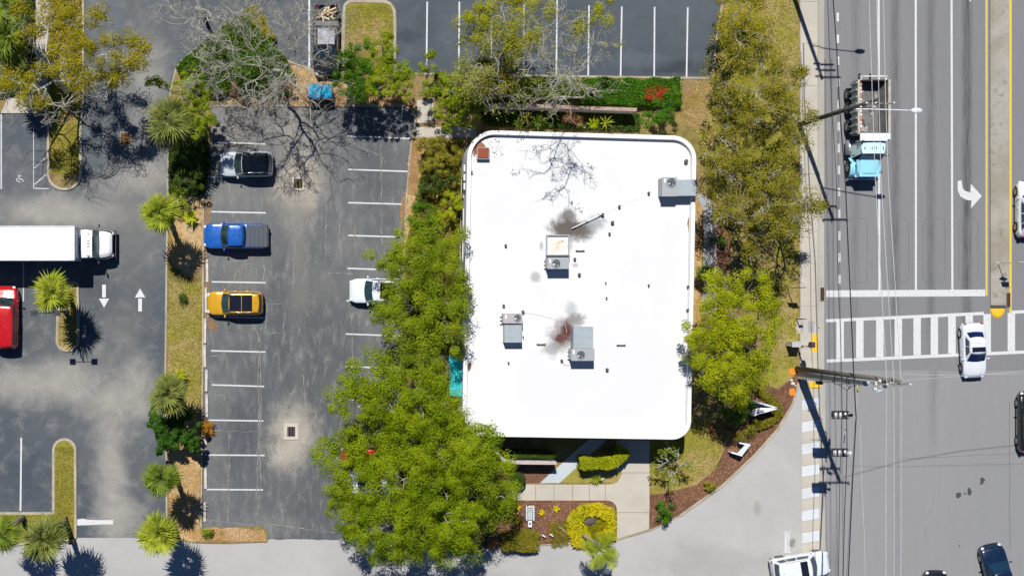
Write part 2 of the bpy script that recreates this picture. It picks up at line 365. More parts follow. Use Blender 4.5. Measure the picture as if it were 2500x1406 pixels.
m_lawng = ground_mat('lawn_green', (.11, .16, .01), (.2, .22, .02), big=.3, mid=1.5, grain=24, gamp=.35, bump=.9, mamp=1)
m_mulch = ground_mat('bark_mulch', (.125, .06, .038), (.16, .078, .046), big=.5, mid=3, grain=22, gamp=.45, bump=1, mamp=.9, c3=(.22, .13, .08), c3lo=.66, c3hi=.8)
m_litter = ground_mat('leaf_litter', (.4, .25, .09), (.46, .33, .17), big=.5, mid=3, grain=20, gamp=.5, bump=1, mamp=1, c3=(.17, .095, .05), c3lo=.55, c3hi=.7)
m_conc = ground_mat('concrete_walk', (.46, .425, .36), (.42, .39, .335), big=.3, mid=1.2, grain=20, gamp=.07, c3=(.34, .325, .29), c3lo=.6, c3hi=.8, mamp=.8)
m_conc2 = ground_mat('concrete_gutter', (.4, .385, .34), (.34, .32, .27), big=.3, mid=2.0, grain=14, gamp=.12, stretch=(2, .3, 1), c3=(.25, .235, .2), c3lo=.55, c3hi=.75, mamp=1)
m_med = ground_mat('concrete_median', (.27, .25, .2), (.34, .32, .28), big=.3, mid=1.4, grain=14, gamp=.16, c3=(.19, .18, .14), c3lo=.52, c3hi=.7, mamp=1)
m_bluec = ground_mat('concrete_pale_blue', (.46, .5, .53), (.42, .46, .5), big=.3, mid=1.2, grain=20, gamp=.06)
m_grey = ground_mat('concrete_grey_path', (.32, .33, .36), (.29, .3, .33), big=.3, mid=1.2, grain=20, gamp=.06)
m_kerb = ground_mat('concrete_kerb', (.4, .355, .27), (.31, .27, .2), big=.8, mid=3, grain=16, gamp=.18, c3=(.21, .18, .13), c3lo=.6, c3hi=.75, mamp=1)
def paint(name, col, wear=.35):
    t = NT(name); p = t.pos(); a = t.noise(p, 5, 6, .8); b = t.noise(p, 60, 3, .7)
    f = t.mr(t.math('ADD', a, t.math('MULTIPLY', b, .35)), .5 + .32 * (1 - wear), .98, 0, 1)
    return t.out(t.mix(f, col, tuple(c * .4 + .05 for c in col)), .7, b, .1)
p_white = paint('paint_white', (.57, .585, .585), .45); p_worn = paint('paint_white_worn', (.5, .52, .54), .8); p_yel = paint('paint_yellow', (.6, .42, .1), .5)
p_yel2 = paint('paint_yellow_bright', (.75, .45, .02), .2)

def ground_sheet(name, poly, m, z, z0=None):
    b = MB(); b.prism(poly, z0, z); o = b.build(name, m); o['kind'] = 'structure'; return o
def on(parent, name, poly, m, z, z0=None):
    b = MB(); b.prism(poly, z0, z); return b.build(name, m, parent)
def line(parent, name, x0, y0, x1, y1, w, m, z, wob=0.0):
    a, b = G((x0, y0)), G((x1, y1)); n = 12 if wob else 2
    pts = [(a[0] + (b[0] - a[0]) * i / (n - 1) + random.gauss(0, wob), a[1] + (b[1] - a[1]) * i / (n - 1) + random.gauss(0, wob)) for i in range(n)]
    k = MB(); k.ribbon(pts, w, z, z); return k.build(name, m, parent)
def rect(x0, y0, x1, y1): return [G((x0, y0)), G((x1, y0)), G((x1, y1)), G((x0, y1))]

ground_sheet('ground', [(-260, -220), (260, -220), (260, 220), (-260, 220)], m_lawnd, -.06)
driveway = ground_sheet('driveway', rect(-2200, 900, 1960, 1900), m_drive, 0.0, -.05)
west_lot = ground_sheet('west_parking_lot', rect(-1400, -1000, 1000, 1312), m_west, .004)
north_lot = ground_sheet('north_parking_lot', [G(p) for p in [(900, -1000), (1768, -1000), (1765, 0), (1742, 200), (900, 190)]], m_north, .008)
mid_poly = rough(rp([(518, 258), (985, 258, 22), (1012, 270, 15), (1013, 312), (1004, 345), (991, 480), (984, 600), (983, 700), (979, 900), (975, 1000), (968, 1318), (652, 1316), (640, 1286), (490, 1290), (494, 900), (497, 480), (511, 420), (516, 300)]), .03)
road = ground_sheet('road', rect(2012, -1000, 3600, 930), m_road, .004, -.05)
intersection = ground_sheet('intersection', rough(rect(2012, 905, 3600, 2400), .03, 2), m_cross, .008)

# planting bands: one raised sheet of soil with the middle lot cut round by laying its strips side by side
BZ = .09
strip = rough(rp([(408, 1312), (404, 900), (407, 640), (411, 420), (413, 240), (430, 168), (445, 148), (545, 65), (590, 35, 20), (622, 18, 12), (640, 45), (668, 95), (694, 147), (762, 172), (836, 176), (839, 40), (842, 4, 32), (961, 5, 34), (964, 60), (962, 179),
    (1100, 182), (1300, 186), (1500, 189), (1738, 192), (1748, 100), (1764, 0), (1768, -1000), (1952, -1000), (1952, 928), (1935, 985), (1900, 1045), (1840, 1112), (1760, 1187), (1660, 1257), (1590, 1292), (1505, 1317), (1190, 1338), (1080, 1342), (968, 1330),
    (972, 1100), (975, 1000), (979, 900), (983, 700), (984, 600), (991, 480), (1004, 345), (1013, 312), (1012, 270, 15), (985, 258, 22), (518, 258), (516, 300), (511, 420), (497, 480), (494, 900), (490, 1288), (640, 1284), (656, 1300, 8), (652, 1322), (560, 1326), (470, 1324)]), .012, .8)
bed = ground_sheet('planting_bed', strip, m_soil, BZ, -.05)
middle_lot = ground_sheet('middle_parking_lot', mid_poly, m_mid, .012)
nw_bed_poly = rp([(-1400, -1000), (205, -1000), (203, 250), (197, 300), (197, 462, 38), (118, 462, 38), (118, 275), (-1400, 278)])
nw_bed = ground_sheet('northwest_planting_bed', nw_bed_poly, m_soil, BZ, -.05)
isl2_poly = rp([(190, 682, 22), (192, 856, 25), (139, 856, 25), (141, 765), (160, 700)]); isl2 = ground_sheet('palm_island', isl2_poly, m_lawnd, BZ, -.05)
isl3_poly = rp([(-1400, 1252), (131, 1252, 3), (131, 1072, 26), (184, 1072, 26), (185, 1314, 6), (120, 1326), (-1400, 1318)]); isl3 = ground_sheet('southwest_lawn_island', isl3_poly, m_lawn, BZ, -.05)

def kerb(name, pts, w=.16, z=.13, closed=False, m=m_kerb, parent=None):
    k = MB(); k.ribbon(pts, w, -.04, z, closed); o = k.build(name, m, parent)
    if parent is None: o['kind'] = 'structure'
    return o
kerb('kerb', rp([(408, 1312), (404, 900), (407, 640), (411, 420), (413, 240), (430, 168), (445, 148), (545, 65), (590, 35, 20)]), .13)
kerb('kerb', rp([(118, 275), (118, 462, 38), (197, 462, 38), (197, 300), (203, 250), (205, -1000)]), .2)
kerb('kerb', isl2_poly, .18, closed=True); kerb('kerb', isl3_poly, .2, closed=True)
kerb('kerb', rp([(836, 190), (839, 40), (842, 4, 32), (961, 5, 34), (964, 60), (962, 180)]), .24)
kerb('kerb', rp([(694, 147), (762, 172), (836, 176)]), .15)
kerb('kerb', rp([(962, 181), (1100, 182), (1300, 186), (1500, 189), (1738, 192)]), .16)
kerb('kerb', rp([(1738, 192), (1748, 100), (1764, 0), (1768, -1000)]), .16)
kerb('kerb', rp([(518, 259), (985, 259, 22), (1013, 272, 15), (1013, 312), (1004, 345), (992, 480), (985, 600), (984, 700), (979, 900)]), .12)
kerb('kerb', rp([(497, 470), (495, 900), (491, 1286)]), .12)
kerb('kerb', rp([(1950, 932), (1935, 985), (1900, 1045), (1840, 1112), (1760, 1187), (1660, 1257)]), .2, .1)
kerb('kerb', rp([(1660, 1257), (1590, 1292), (1505, 1317), (1190, 1338), (1080, 1342)]), .08, .1)

Z1 = BZ + .004; Z2 = BZ + .008
on(bed, 'turf', rough(rp([(412, 690), (494, 690), (490, 1010), (408, 1010)]), .05), m_lawnd, Z1)
on(bed, 'turf', rough(rp([(843, 25, 20), (958, 20, 20), (960, 120), (843, 130)]), .03), m_lawnd, Z1)
on(bed, 'turf', rough(rp([(843, 12, 20), (956, 10, 25), (957, 50), (930, 48), (880, 42), (846, 60)]), .06), m_lawn, Z2)
on(bed, 'turf', rough([G(p) for p in [(1585, 1073), (1700, 1000), (1790, 1050), (1762, 1110), (1740, 1150), (1700, 1182), (1640, 1200), (1586, 1206)]], .08), m_lawnd, Z1)
on(bed, 'turf', rough([G(p) for p in [(1586, 1075), (1660, 1030), (1712, 1045), (1690, 1100), (1640, 1130), (1600, 1150)]], .1), m_lawn, Z2)
on(bed, 'turf', rough([G(p) for p in [(1768, -900), (1950, -900), (1950, 500), (1948, 920), (1880, 950), (1870, 880), (1885, 720), (1860, 640), (1750, 560), (1750, 470), (1700, 320), (1650, 290), (1700, 200), (1745, 200), (1770, 0)]], .05), m_lawnd, Z1)
on(bed, 'turf', rough([G(p) for p in [(1772, 0), (1850, 0), (1930, 250), (1940, 640), (1900, 640), (1860, 500), (1780, 300), (1756, 120)]], .15), m_lawn, Z2)
on(bed, 'turf', rough([G(p) for p in [(1352, 1176), (1395, 1120), (1420, 1105), (1520, 1105), (1519, 1160), (1500, 1178)]], .02), m_lawnd, Z1)
on(bed, 'mulch', rough([G(p) for p in [(1586, 1290), (1586, 1206), (1640, 1200), (1700, 1182), (1745, 1145), (1770, 1085), (1790, 1050), (1835, 1020), (1828, 975), (1850, 935), (1900, 950), (1950, 905), (1949, 930), (1933, 983), (1898, 1043), (1838, 1110), (1758, 1185), (1658, 1255)]], .03), m_mulch, Z2)
on(bed, 'mulch', rough(rp([(1060, 1336), (1060, 1222), (1480, 1221), (1504, 1224, 26), (1503, 1315), (1190, 1335)]), .02), m_mulch, Z2)
on(bed, 'mulch', rough([G(p) for p in [(1140, 1100), (1330, 1130), (1360, 1130), (1318, 1178), (1240, 1178), (1150, 1170)]], .02), m_mulch, Z1)
on(bed, 'mulch', rough([G(p) for p in [(1690, 480), (1713, 480), (1712, 880), (1690, 880)]], .04), m_litter, Z2)
on(bed, 'mulch', rough([G(p) for p in [(1747, 480), (1790, 560), (1760, 760), (1747, 765)]], .05), m_mulch, Z2)
on(bed, 'leaf_litter', rough([G(p) for p in [(1006, 345), (1040, 345), (1030, 400), (1012, 480), (1006, 560), (992, 640), (986, 600), (993, 480)]], .1, .3), m_litter, Z2)
on(bed, 'leaf_litter', rough([G(p) for p in [(700, 160), (830, 180), (1000, 235), (1015, 262), (985, 256), (540, 256), (560, 210), (640, 220)]], .1, .3), m_litter, Z1)
on(bed, 'leaf_litter', rough([G(p) for p in [(412, 1010), (488, 1010), (488, 1286), (640, 1290), (650, 1318), (470, 1320), (412, 1310)]], .06), m_litter, Z1)
on(bed, 'leaf_litter', rough([G(p) for p in [(430, 470), (494, 480), (494, 600), (480, 690), (412, 640)]], .1), m_litter, Z1)
on(nw_bed, 'turf', rough(rp([(124, 285), (192, 285), (192, 380), (190, 430), (128, 425)]), .03), m_lawn, Z1)
on(nw_bed, 'leaf_litter', rough(rp([(125, 262), (192, 262), (190, 300), (130, 300)]), .08), m_litter, Z2)
on(nw_bed, 'leaf_litter', rough(rp([(130, 425), (190, 425), (185, 440), (175, 455), (140, 452)]), .03), m_soil, Z2)
on(isl3, 'turf', rough(rp([(-1400, 1256), (60, 1256), (90, 1275), (70, 1300), (-1400, 1310)]), .08), m_lawng, Z1)
# leaf litter blown over the edges of the middle lot
def litter(name, poly, n, z, size=.1, m=None, parent=None, label=None):
    p = scatter(poly, n); C = np.c_[p, np.full(n, z) + R.uniform(.01, .04, n)]
    o = link(name, quads_mesh(name, leafV(C, size, size * .5, .35)), m, parent); o['kind'] = 'stuff'; return o
m_dead = leaf_mat('dead_leaf', (.34, .19, .08), (.48, .3, .16), (.18, .09, .04), .1, .8)
for poly, n in [([(1006, 345), (1030, 345), (1012, 480), (985, 470), (975, 520), (985, 600), (975, 640), (990, 480)], 2600), ([(497, 480), (520, 490), (505, 600), (515, 760), (535, 800), (520, 815), (500, 790)], 1500), ([(500, 1020), (512, 1030), (508, 1060), (498, 1060)], 700),
                ([(640, 225), (1010, 232), (1012, 262), (560, 262)], 3500), ([(470, 1290), (640, 1290), (650, 1320), (470, 1322)], 1200), ([(405, 1010), (495, 1010), (495, 1290), (405, 1310)], 2500), ([(1010, 262), (1180, 262), (1180, 300), (1016, 306)], 900),
                ([(1006, 345), (1130, 345), (1130, 560), (1000, 560)], 4000), ([(1690, 480), (1760, 480), (1760, 800), (1690, 860)], 1500), ([(1640, 200), (1740, 200), (1720, 320), (1640, 300)], 1800), ([(700, 150), (840, 180), (840, 250), (640, 230)], 1500), ([(1060, 1222), (1500, 1222), (1500, 1315), (1060, 1336)], 2200), ([(1586, 1290), (1600, 1206), (1745, 1145), (1800, 1060), (1930, 940), (1898, 1043), (1758, 1185)], 1500)]:
    litter('fallen_leaves', [G(p) for p in poly], n, BZ if poly[0][0] not in (497, 500) else .02, .11, m_dead)
m_blade = leaf_mat('grass_blade', (.24, .22, .03), (.36, .31, .06), (.42, .33, .16), .2, .8)
for par, poly, n in [(bed, [(410, 640), (494, 690), (490, 1010), (407, 1010)], 6000), (bed, [(842, 15), (960, 12), (962, 180), (840, 180)], 4500), (bed, [(1768, -20), (1950, -20), (1950, 900), (1870, 900), (1885, 720), (1750, 560), (1700, 330), (1650, 290), (1700, 200)], 26000), (bed, [(1586, 1075), (1700, 1010), (1780, 1060), (1740, 1150), (1640, 1200), (1586, 1204)], 5000),
                     (nw_bed, [(122, 262), (193, 262), (193, 430), (124, 425)], 3500), (isl3, [(-20, 1256), (135, 1256), (135, 1090), (180, 1090), (180, 1310), (-20, 1314)], 6000), (isl2, [(145, 770), (162, 700), (186, 695), (186, 845), (145, 845)], 1500)]:
    pp = scatter([G(p) for p in poly], n); C = np.c_[pp, np.full(n, BZ + .03)]; V = leafV(C, .16, .05, 1.1); V[:, :, 2] = np.maximum(V[:, :, 2], BZ + .001)
    o = link('grass', quads_mesh('grass', V), m_blade); o['kind'] = 'stuff'

# ---- slabs
def slabs(parent, spec, m, z0=-.04, z1=.1, gap=.6):
    for q in spec:
        c = (sum(p[0] for p in q) / len(q), sum(p[1] for p in q) / len(q))
        qq = [G((p[0] + (gap if p[0] < c[0] else -gap), p[1] + (gap if p[1] < c[1] else -gap))) for p in q]
        on(parent, 'slab', qq, m, z1 + random.uniform(-.002, .002), z0)
def qd(x0, y0, x1, y1, s=0): return [(x0, y0), (x1, y0 + s), (x1, y1 + s), (x0, y1)]
walk = ground_sheet('entrance_walk', rect(1250, 1074, 1584, 1300), mat('joint_sand', (.16, .13, .1), .95), BZ - .03, -.04)
walk.data.clear_geometry(); _b = MB()
for q in [(1252, 1181, 1504, 1221), (1504, 1074, 1584, 1290)]: _b.prism(rect(*q), -.04, BZ - .01)
walk.data.from_pydata(_b.v, [], _b.f)
WZ = BZ + .025
slabs(walk, [qd(1251, 1181, 1307, 1221), qd(1307, 1181, 1352, 1221), qd(1352, 1181, 1397, 1221), qd(1397, 1181, 1438, 1221), qd(1438, 1181, 1477, 1221), [(1504, 1072), (1585, 1072), (1585, 1153), (1504, 1153)], [(1519, 1153), (1585, 1153), (1585, 1250), (1505, 1250), (1505, 1241), (1501, 1231), (1493, 1224), (1482, 1221), (1477, 1221), (1477, 1181), (1494, 1180), (1504, 1176), (1512, 1168)], [(1505, 1250), (1585, 1250), (1584, 1291), (1505, 1315)]], m_conc, z1=WZ)
dwalk = ground_sheet('diagonal_walk', [G(p) for p in [(1437, 1072), (1482, 1072), (1365, 1178), (1317, 1178)]], m_bluec, BZ + .012, -.04)
nwalk = ground_sheet('north_walk', rect(1014, 311, 1162, 337), m_conc, BZ + .006, -.04)
slabs(nwalk, [qd(1013, 311, 1060, 336), qd(1060, 311, 1108, 336), qd(1108, 311, 1160, 336), qd(1017, 245, 1058, 302)], m_conc, z1=BZ + .03)
epath = ground_sheet('east_path', rp([(1700, 476), (1720, 474, 20), (1744, 500, 25), (1742, 765), (1714, 765), (1717, 520)]), m_grey, BZ + .03, -.04)
nwwalk = ground_sheet('northwest_walk', rect(88, -300, 119, 250), m_grey, BZ + .004, -.04)
slabs(nwwalk, [qd(89, y, 118, y + 46) for y in range(-118, 250, 46)] + [[(2, 278), (20, 240), (30, 232), (88, 235), (88, 278)]], m_conc, z1=BZ + .03)
side = ground_sheet('sidewalk', rect(1952, -1000, 1996, 935), m_conc2, .09, -.05)
ys = [-200, -98, 5, 107, 210, 318, 425, 533, 643, 747, 850, 930]
slabs(side, [[(1953, a), (1995, a + 1), (1995, b + 1), (1953, b)] for a, b in zip(ys, ys[1:])], m_conc, z1=.115)
side2 = ground_sheet('gutter', rect(1996, -1000, 2012, 935), m_conc2, .02, -.05)
kerb('kerb', [G((1998, -1000)), G((1998, 800))], .14, .14, m=m_conc2)
on(side, 'tactile_pad', rect(1981, 816, 1996, 860), p_yel2, .122, .1); on(side, 'tactile_pad', [G(p) for p in [(1972, 931), (2002, 931), (2002, 945), (1977, 947)]], p_yel2, .122, .02)
for i, (x, y) in enumerate([(x, y) for x in (1983, 1988, 1993) for y in range(819, 860, 5)]):
    pass
b_ = MB()
for x in (1983, 1987.5, 1992): 
    for y in range(819, 860, 4): g = G((x, y)); b_.cyl((g[0], g[1], .122), .022, .008, 6)
b_.build('tactile_stud', p_yel2, side)['kind'] = 'stuff'
cw = ground_sheet('crosswalk_strip', rect(1957, 935, 2015, 1900), m_conc2, .016, -.04)
m_cwhite = ground_mat('concrete_white_band', (.56, .58, .6), (.5, .52, .53), big=.4, mid=1.5, grain=16, gamp=.08)
y = 945; k = 0
while y < 1560:
    slabs(cw, [[(1957, y + 4), (2000, y - 3), (2000, y + 23), (1957, y + 30)]], (m_cwhite if k % 2 else m_conc), z1=.03, gap=.3); y += 27; k += 1
slabs(cw, [[(2000, a), (2015, a), (2015, a + 96), (2000, a + 96)] for a in range(945, 1520, 96)], m_conc2, z1=.03, gap=.3)

# ---- median with bull nose
med = ground_sheet('median', [G(p) for p in [(2414, -1000), (2462, -1000), (2461, 715), (2454, 716), (2454, 745), (2417, 745)]], m_med, .13, -.04)
ym = [-190, -95, 0, 95, 175, 250, 330, 410, 480, 560, 643, 655, 742]
slabs(med, [[(2421, a), (2452, a), (2452, b), (2421, b)] for a, b in zip(ym, ym[1:])], m_med, z1=.145, gap=.4)
on(med, 'end_cap', rect(2418, 746, 2454, 752), mat('rubber_dark', (.07, .06, .06), .8), .1, -.04)
nose = MB(); c = G((2435.5, 753)); r = 18 / S
nose.grid(lambda u, v: (c[0] + r * math.cos(math.pi * (1 + u)) * (v if v < 1 else 1), c[1] + r * 1.35 * math.sin(math.pi * (1 + u)) * v, .15 * math.sqrt(max(0, 1 - v ** 4)) + .006), 20, 8)
nose.build('bull_nose', p_yel2, med, smooth=True)
# ---- road paint
Z = .009
for x0, x1 in ((2142, 2147), (2235, 2236), (2320, 2325)):
    line(road, 'lane_line', x0, -1000, x1, 708, .16, p_white, Z)
line(road, 'edge_line', 2408, -1000, 2408.5, 722, .17, p_yel, Z); line(road, 'edge_line', 2467, -1000, 2467, 763, .17, p_yel2, Z)
yy = 32
while yy < 700: line(road, 'lane_dash', 2045 + yy * .007, yy, 2045 + yy * .007, yy + 21, .18, p_white, Z); yy += 53.3
yy = 32 - 53.3
while yy > -400: line(road, 'lane_dash', 2045, yy, 2045, yy + 21, .18, p_white, Z); yy -= 53.3
line(road, 'stop_line', 2017, 717, 2405, 715, .52, p_white, Z + .002)
line(road, 'crosswalk_edge', 2017, 783, 2402, 765, .24, p_white, Z + .002); line(road, 'crosswalk_edge', 2470, 762, 2700, 752, .24, p_white, Z + .002); line(road, 'crosswalk_edge', 2019, 881, 2700, 850, .24, p_white, Z + .002)
for x in (2051, 2099, 2148, 2193, 2239, 2281, 2324, 2366, 2410, 2469, 2515, 2560):
    y0 = 783 - (x - 2017) * .047 + (2 if x > 2405 else 3); y1 = 880 - (x - 2017) * .0455 - 3; line(road, 'crosswalk_bar', x, y0, x, y1, .58, p_white, Z)
ar = [G(p) for p in [(2338, 442), (2348, 441), (2350, 460), (2357, 467), (2369, 470), (2370, 449), (2397, 479), (2370, 509), (2372, 490), (2358, 488), (2345, 480), (2338, 465)]]
on(road, 'turn_arrow', ar, p_white, Z + .002)
on(road, 'turn_arrow', [G(p) for p in [(2368, 6), (2374, -4), (2384, -24), (2360, -50), (2362, -20)]], p_white, Z + .002)
m_seal = mat('sealant', (.13, .133, .14), .7)
for x0, x1 in ((2068, 2117), (2168, 2219), (2253, 2307), (2341, 2388)):
    for inn in (0,):
        k = MB(); k.ribbon(rp([(x0, 533, 14), (x1, 533, 14), (x1, 690, 14), (x0, 690, 14)]), .045, Z, Z, True); k.build('loop_seam', m_seal, road)
k = MB(); k.ribbon(rough([G((2018, 1040)), G((2500, 1003))], .01, 3, False), .03, .0, .0)
line(intersection, 'paving_seam', 2464, 980, 2466, 1340, .05, m_seal, .012, .02); line(intersection, 'paving_seam', 2190, 1120, 2500, 1105, .03, m_seal, .012, .02)
for q in [[(2334, 1203), (2345, 1201), (2347, 1209), (2340, 1216), (2334, 1213)], [(2362, 1192), (2367, 1189), (2373, 1200), (2368, 1210), (2362, 1206)], [(2352, 1203), (2358, 1202), (2359, 1205), (2353, 1206)], [(2392, 1168), (2399, 1164), (2406, 1172), (2400, 1177), (2402, 1180), (2391, 1183), (2394, 1175)], [(2340, 1327), (2342, 1328), (2345, 1335), (2343, 1336)]]:
    on(intersection, 'tar_patch', [G(p) for p in q], mat('tar', (.05, .052, .055), .8), .012)
# ---- lot paint
LW = .11
def stall(par, x0, y0, x1, y1, w=LW, m=p_white): line(par, 'stall_line', x0, y0, x1, y1, w, m, .0165)
for x0, y0, x1, y1 in [(530, 348, 648, 352), (508, 432, 600, 434), (510, 517, 649, 520), (517, 688, 648, 690), (505, 773, 648, 776), (515, 856, 648, 859), (517, 939, 645, 943), (508, 1025, 643, 1027), (508, 1110, 646, 1111), (504, 1194, 642, 1195),
                       (848, 333, 1007, 339), (850, 414, 995, 419), (850, 495, 990, 499), (850, 575, 992, 579), (848, 655, 980, 660), (846, 734, 980, 738), (844, 815, 977, 820), (843, 894, 985, 900), (844, 975, 980, 979), (842, 1055, 975, 1060), (842, 1136, 975, 1140), (842, 1216, 975, 1220)]:
    stall(middle_lot, x0, y0, x1, y1)
for x0, y0, x1, y1 in [(1043, 5, 1041, 178), (1121.5, 5, 1120, 179), (1200, 8, 1199, 182), (1279, 10, 1278, 183), (1360, 0, 1358, 185), (1438, 14, 1436, 186), (1518, 17, 1515, 187), (1598, 18, 1597, 188), (1679, 19, 1676, 189)]:
    line(north_lot, 'stall_line', x0, y0, x1, y1, .12, p_white, .014)
for x0, y0, x1, y1, w, m in [(755, -60, 755, 172, .15, p_white), (52, 1068, 50, 1246, .13, p_white), (58, 560, 57, 735, .1, p_worn), (3, 280, 3, 462, .12, p_worn), (82, 310, 82, 460, .06, p_worn), (82, 460, 120, 461, .08, p_worn), (84, 411, 110, 386, .08, p_worn), (84, 451, 112, 427, .08, p_worn)]:
    line(west_lot, 'stall_line', x0, y0, x1, y1, w, m, .009)
k = MB(); k.prism([G(p) for p in [(187, 1267), (203, 1265), (215, 1268), (250, 1269), (276, 1268), (276, 1279), (250, 1279), (215, 1281), (187, 1282)]], None, .009); k.build('stop_line', p_white, west_lot)
for f, y0 in ((1, 695), (-1, 760)):
    cx = 254 if f > 0 else 342
    on(west_lot, 'direction_arrow', [G((cx + a, y0 + f * b_)) for a, b_ in [(-4.5, 0), (4.5, 0), (4.5, 31), (-4.5, 31)]], paint('paint_arrow', (.6, .62, .64), .55), .009)
    on(west_lot, 'direction_arrow', [G((cx + a, y0 + f * b_)) for a, b_ in [(-12.5, 34), (12.5, 34), (0, 56)]], paint('paint_arrow2', (.6, .62, .64), .55), .009)
# worn wheelchair symbol and old stop bar outline
wc = [((44, 428), (52, 431)), ((46, 430), (46, 438)), ((46, 438), (54, 438)), ((54, 438), (57, 444)), ((40, 436), (42, 443)), ((42, 443), (50, 445))]
for a, b in wc: line(west_lot, 'wheelchair_symbol', *a, *b, .07, p_worn, .009)
for q in [((1912, 1297), (1931, 1297)), ((1917, 1297), (1917, 1346)), ((1921, 1297), (1921, 1346)), ((1926, 1297), (1926, 1346)), ((1912, 1347), (1931, 1347))]: line(driveway, 'faded_stop_line', *q[0], *q[1], .09, p_white, .006)
# pale crack-filler lines and patch outlines on the middle lot
m_fill = mat('chalky_seam', (.27, .255, .23), .9, var=.5, scale=2)
def seam(pts, w=.05, wob=.04):
    k = MB(); q = rough([G(p) for p in pts], wob, .35, False); k.ribbon(q, [w * random.uniform(.3, 1.5) for _ in q], .0165, .0165); k.build('sealed_crack', m_fill, middle_lot)
for p in [[(650, 742), (690, 740), (694, 760), (692, 815), (655, 814), (648, 810), (652, 742)], [(865, 640), (866, 545), (860, 537), (832, 538), (828, 545), (827, 600)], [(640, 785), (632, 840), (630, 900), (632, 1000), (628, 1150), (628, 1275)], [(622, 790), (634, 830), (637, 950), (634, 1100), (636, 1170), (630, 1270)],
          [(558, 1060), (559, 1150), (556, 1280)], [(796, 470), (795, 610)], [(716, 640), (718, 700)], [(567, 636), (600, 634), (590, 660), (575, 665), (572, 690)], [(600, 644), (614, 644), (615, 660), (601, 659), (600, 645)], [(640, 620), (645, 660), (640, 690)], [(800, 668), (860, 668)], [(858, 770), (862, 900), (856, 930)],
          [(632, 1270), (640, 1276), (740, 1290), (820, 1300)], [(500, 1268), (560, 1276), (620, 1280)], [(688, 1240), (690, 1275)], [(515, 868), (550, 868), (556, 885), (552, 905)], [(530, 965), (545, 962), (548, 975)], [(795, 340), (850, 345), (930, 380), (940, 395)], [(690, 500), (770, 480)], [(930, 350), (932, 600)], [(512, 1050), (640, 1054)], [(740, 900), (745, 1000)], [(560, 420), (562, 500)]]: seam(p, .045)
def drain(px, py, w, h, mbar, frame, z=.02, par=None, name='storm_drain', label='', group=None, nb=6, horiz=True):
    c = G((px, py)); root = empty(name, (c[0], c[1], z), label, 'drain', group)
    W_, H_ = w / S, h / S; k = MB(); t = frame / S
    for a in (-1, 1):
        k.box((c[0] + a * (W_ / 2 + t / 2), c[1], z + .02), (t, H_ + 2 * t, .06)); k.box((c[0], c[1] + a * (H_ / 2 + t / 2), z + .02), (W_, t, .06))
    k.build('frame', mat('drain_frame_' + name + str(frame), (.5, .45, .38) if frame > 2 else (.3, .27, .24), .9), root)
    k = MB(); k.box((c[0], c[1], z - .005), (W_, H_, .01)); k.build('pit', mat('pit', (.012, .011, .01), .9), root)
    for i in range(nb):
        k = MB()
        if horiz: k.box((c[0], c[1] - H_ / 2 + H_ * (i + .5) / nb, z + .02), (W_, H_ / nb * .45, .04))
        else: k.box((c[0] - W_ / 2 + W_ * (i + .5) / nb, c[1], z + .02), (W_ / nb * .45, H_, .04))
        k.build('bar', mbar, root)
    return root
rust = mat('rusty_iron', (.13, .045, .03), .85, var=.3); olive = mat('olive_grate', (.15, .1, .02), .8, var=.4)
drain(728, 449, 20, 23, olive, 4, .03, label='olive two-leaf storm drain in the middle lot between the silver car and the right stalls', nb=2, horiz=False)
drain(711, 1053, 19, 24, mat('dark_grate', (.06, .045, .045), .7), 8, .03, label='storm drain with wide pale concrete collar in the south of the middle lot', nb=3, horiz=False)
drain(307, 339, 24, 28, mat('orange_grate', (.22, .1, .02), .8), 2, .02, label='rusty orange storm drain shaded by tree beside the western lawn island', nb=8)
drain(2007, 718, 9, 32, rust, 1, .03, label='long red brown gutter grate at the stop line beside the sidewalk', nb=9)
drain(2461, 732, 8.5, 34, rust, .8, .03, label='red brown slotted grate set in the median end near the yellow nose', nb=9)
# wheel stops
gws = 'concrete wheel stops along the left stalls of the middle lot'
wsl = [(506, 633, 689, 'wheel stop right below the blue pickup, pale concrete'), (503, 702, 764, 'weathered wheel stop in front of the yellow car'), (501, 777, 838, 'wheel stop below the yellow car beside orange leaf litter'), (500, 842, 896, 'pale wheel stop in the stall above the second line below the yellow car'), (504, 902, 955, 'wheel stop beside the grass strip near the third palm from the north'),
       (505, 962, 1018, 'whitish wheel stop just above the orange weed by the dark shrub'), (502, 1065, 1102, 'short worn wheel stop in shade edge of the dark shrub'), (502, 1142, 1192, 'tilted wheel stop with rusty leaf litter on its right side'), (500, 1224, 1272, 'southernmost wheel stop near the small round bush')]
m_ws = mat('wheel_stop_concrete', (.55, .5, .42), .9, var=.3, bump=.3)
for x, y0, y1, lb in wsl:
    c = G((x, (y0 + y1) / 2)); k = MB(); k.box((0, 0, .07), (.24, (y1 - y0) / S, .14), tap=.75 if False else 1)
    for i, v in enumerate(k.v):
        if v[2] > .1: k.v[i] = (v[0] * .75, v[1] * .98, v[2])
    o = link('wheel_stop', k.mesh('wheel_stop'), m_ws, None, (c[0], c[1], .012), (0, 0, random.uniform(-.03, .03))); tag(o, lb, 'wheel stop', gws)
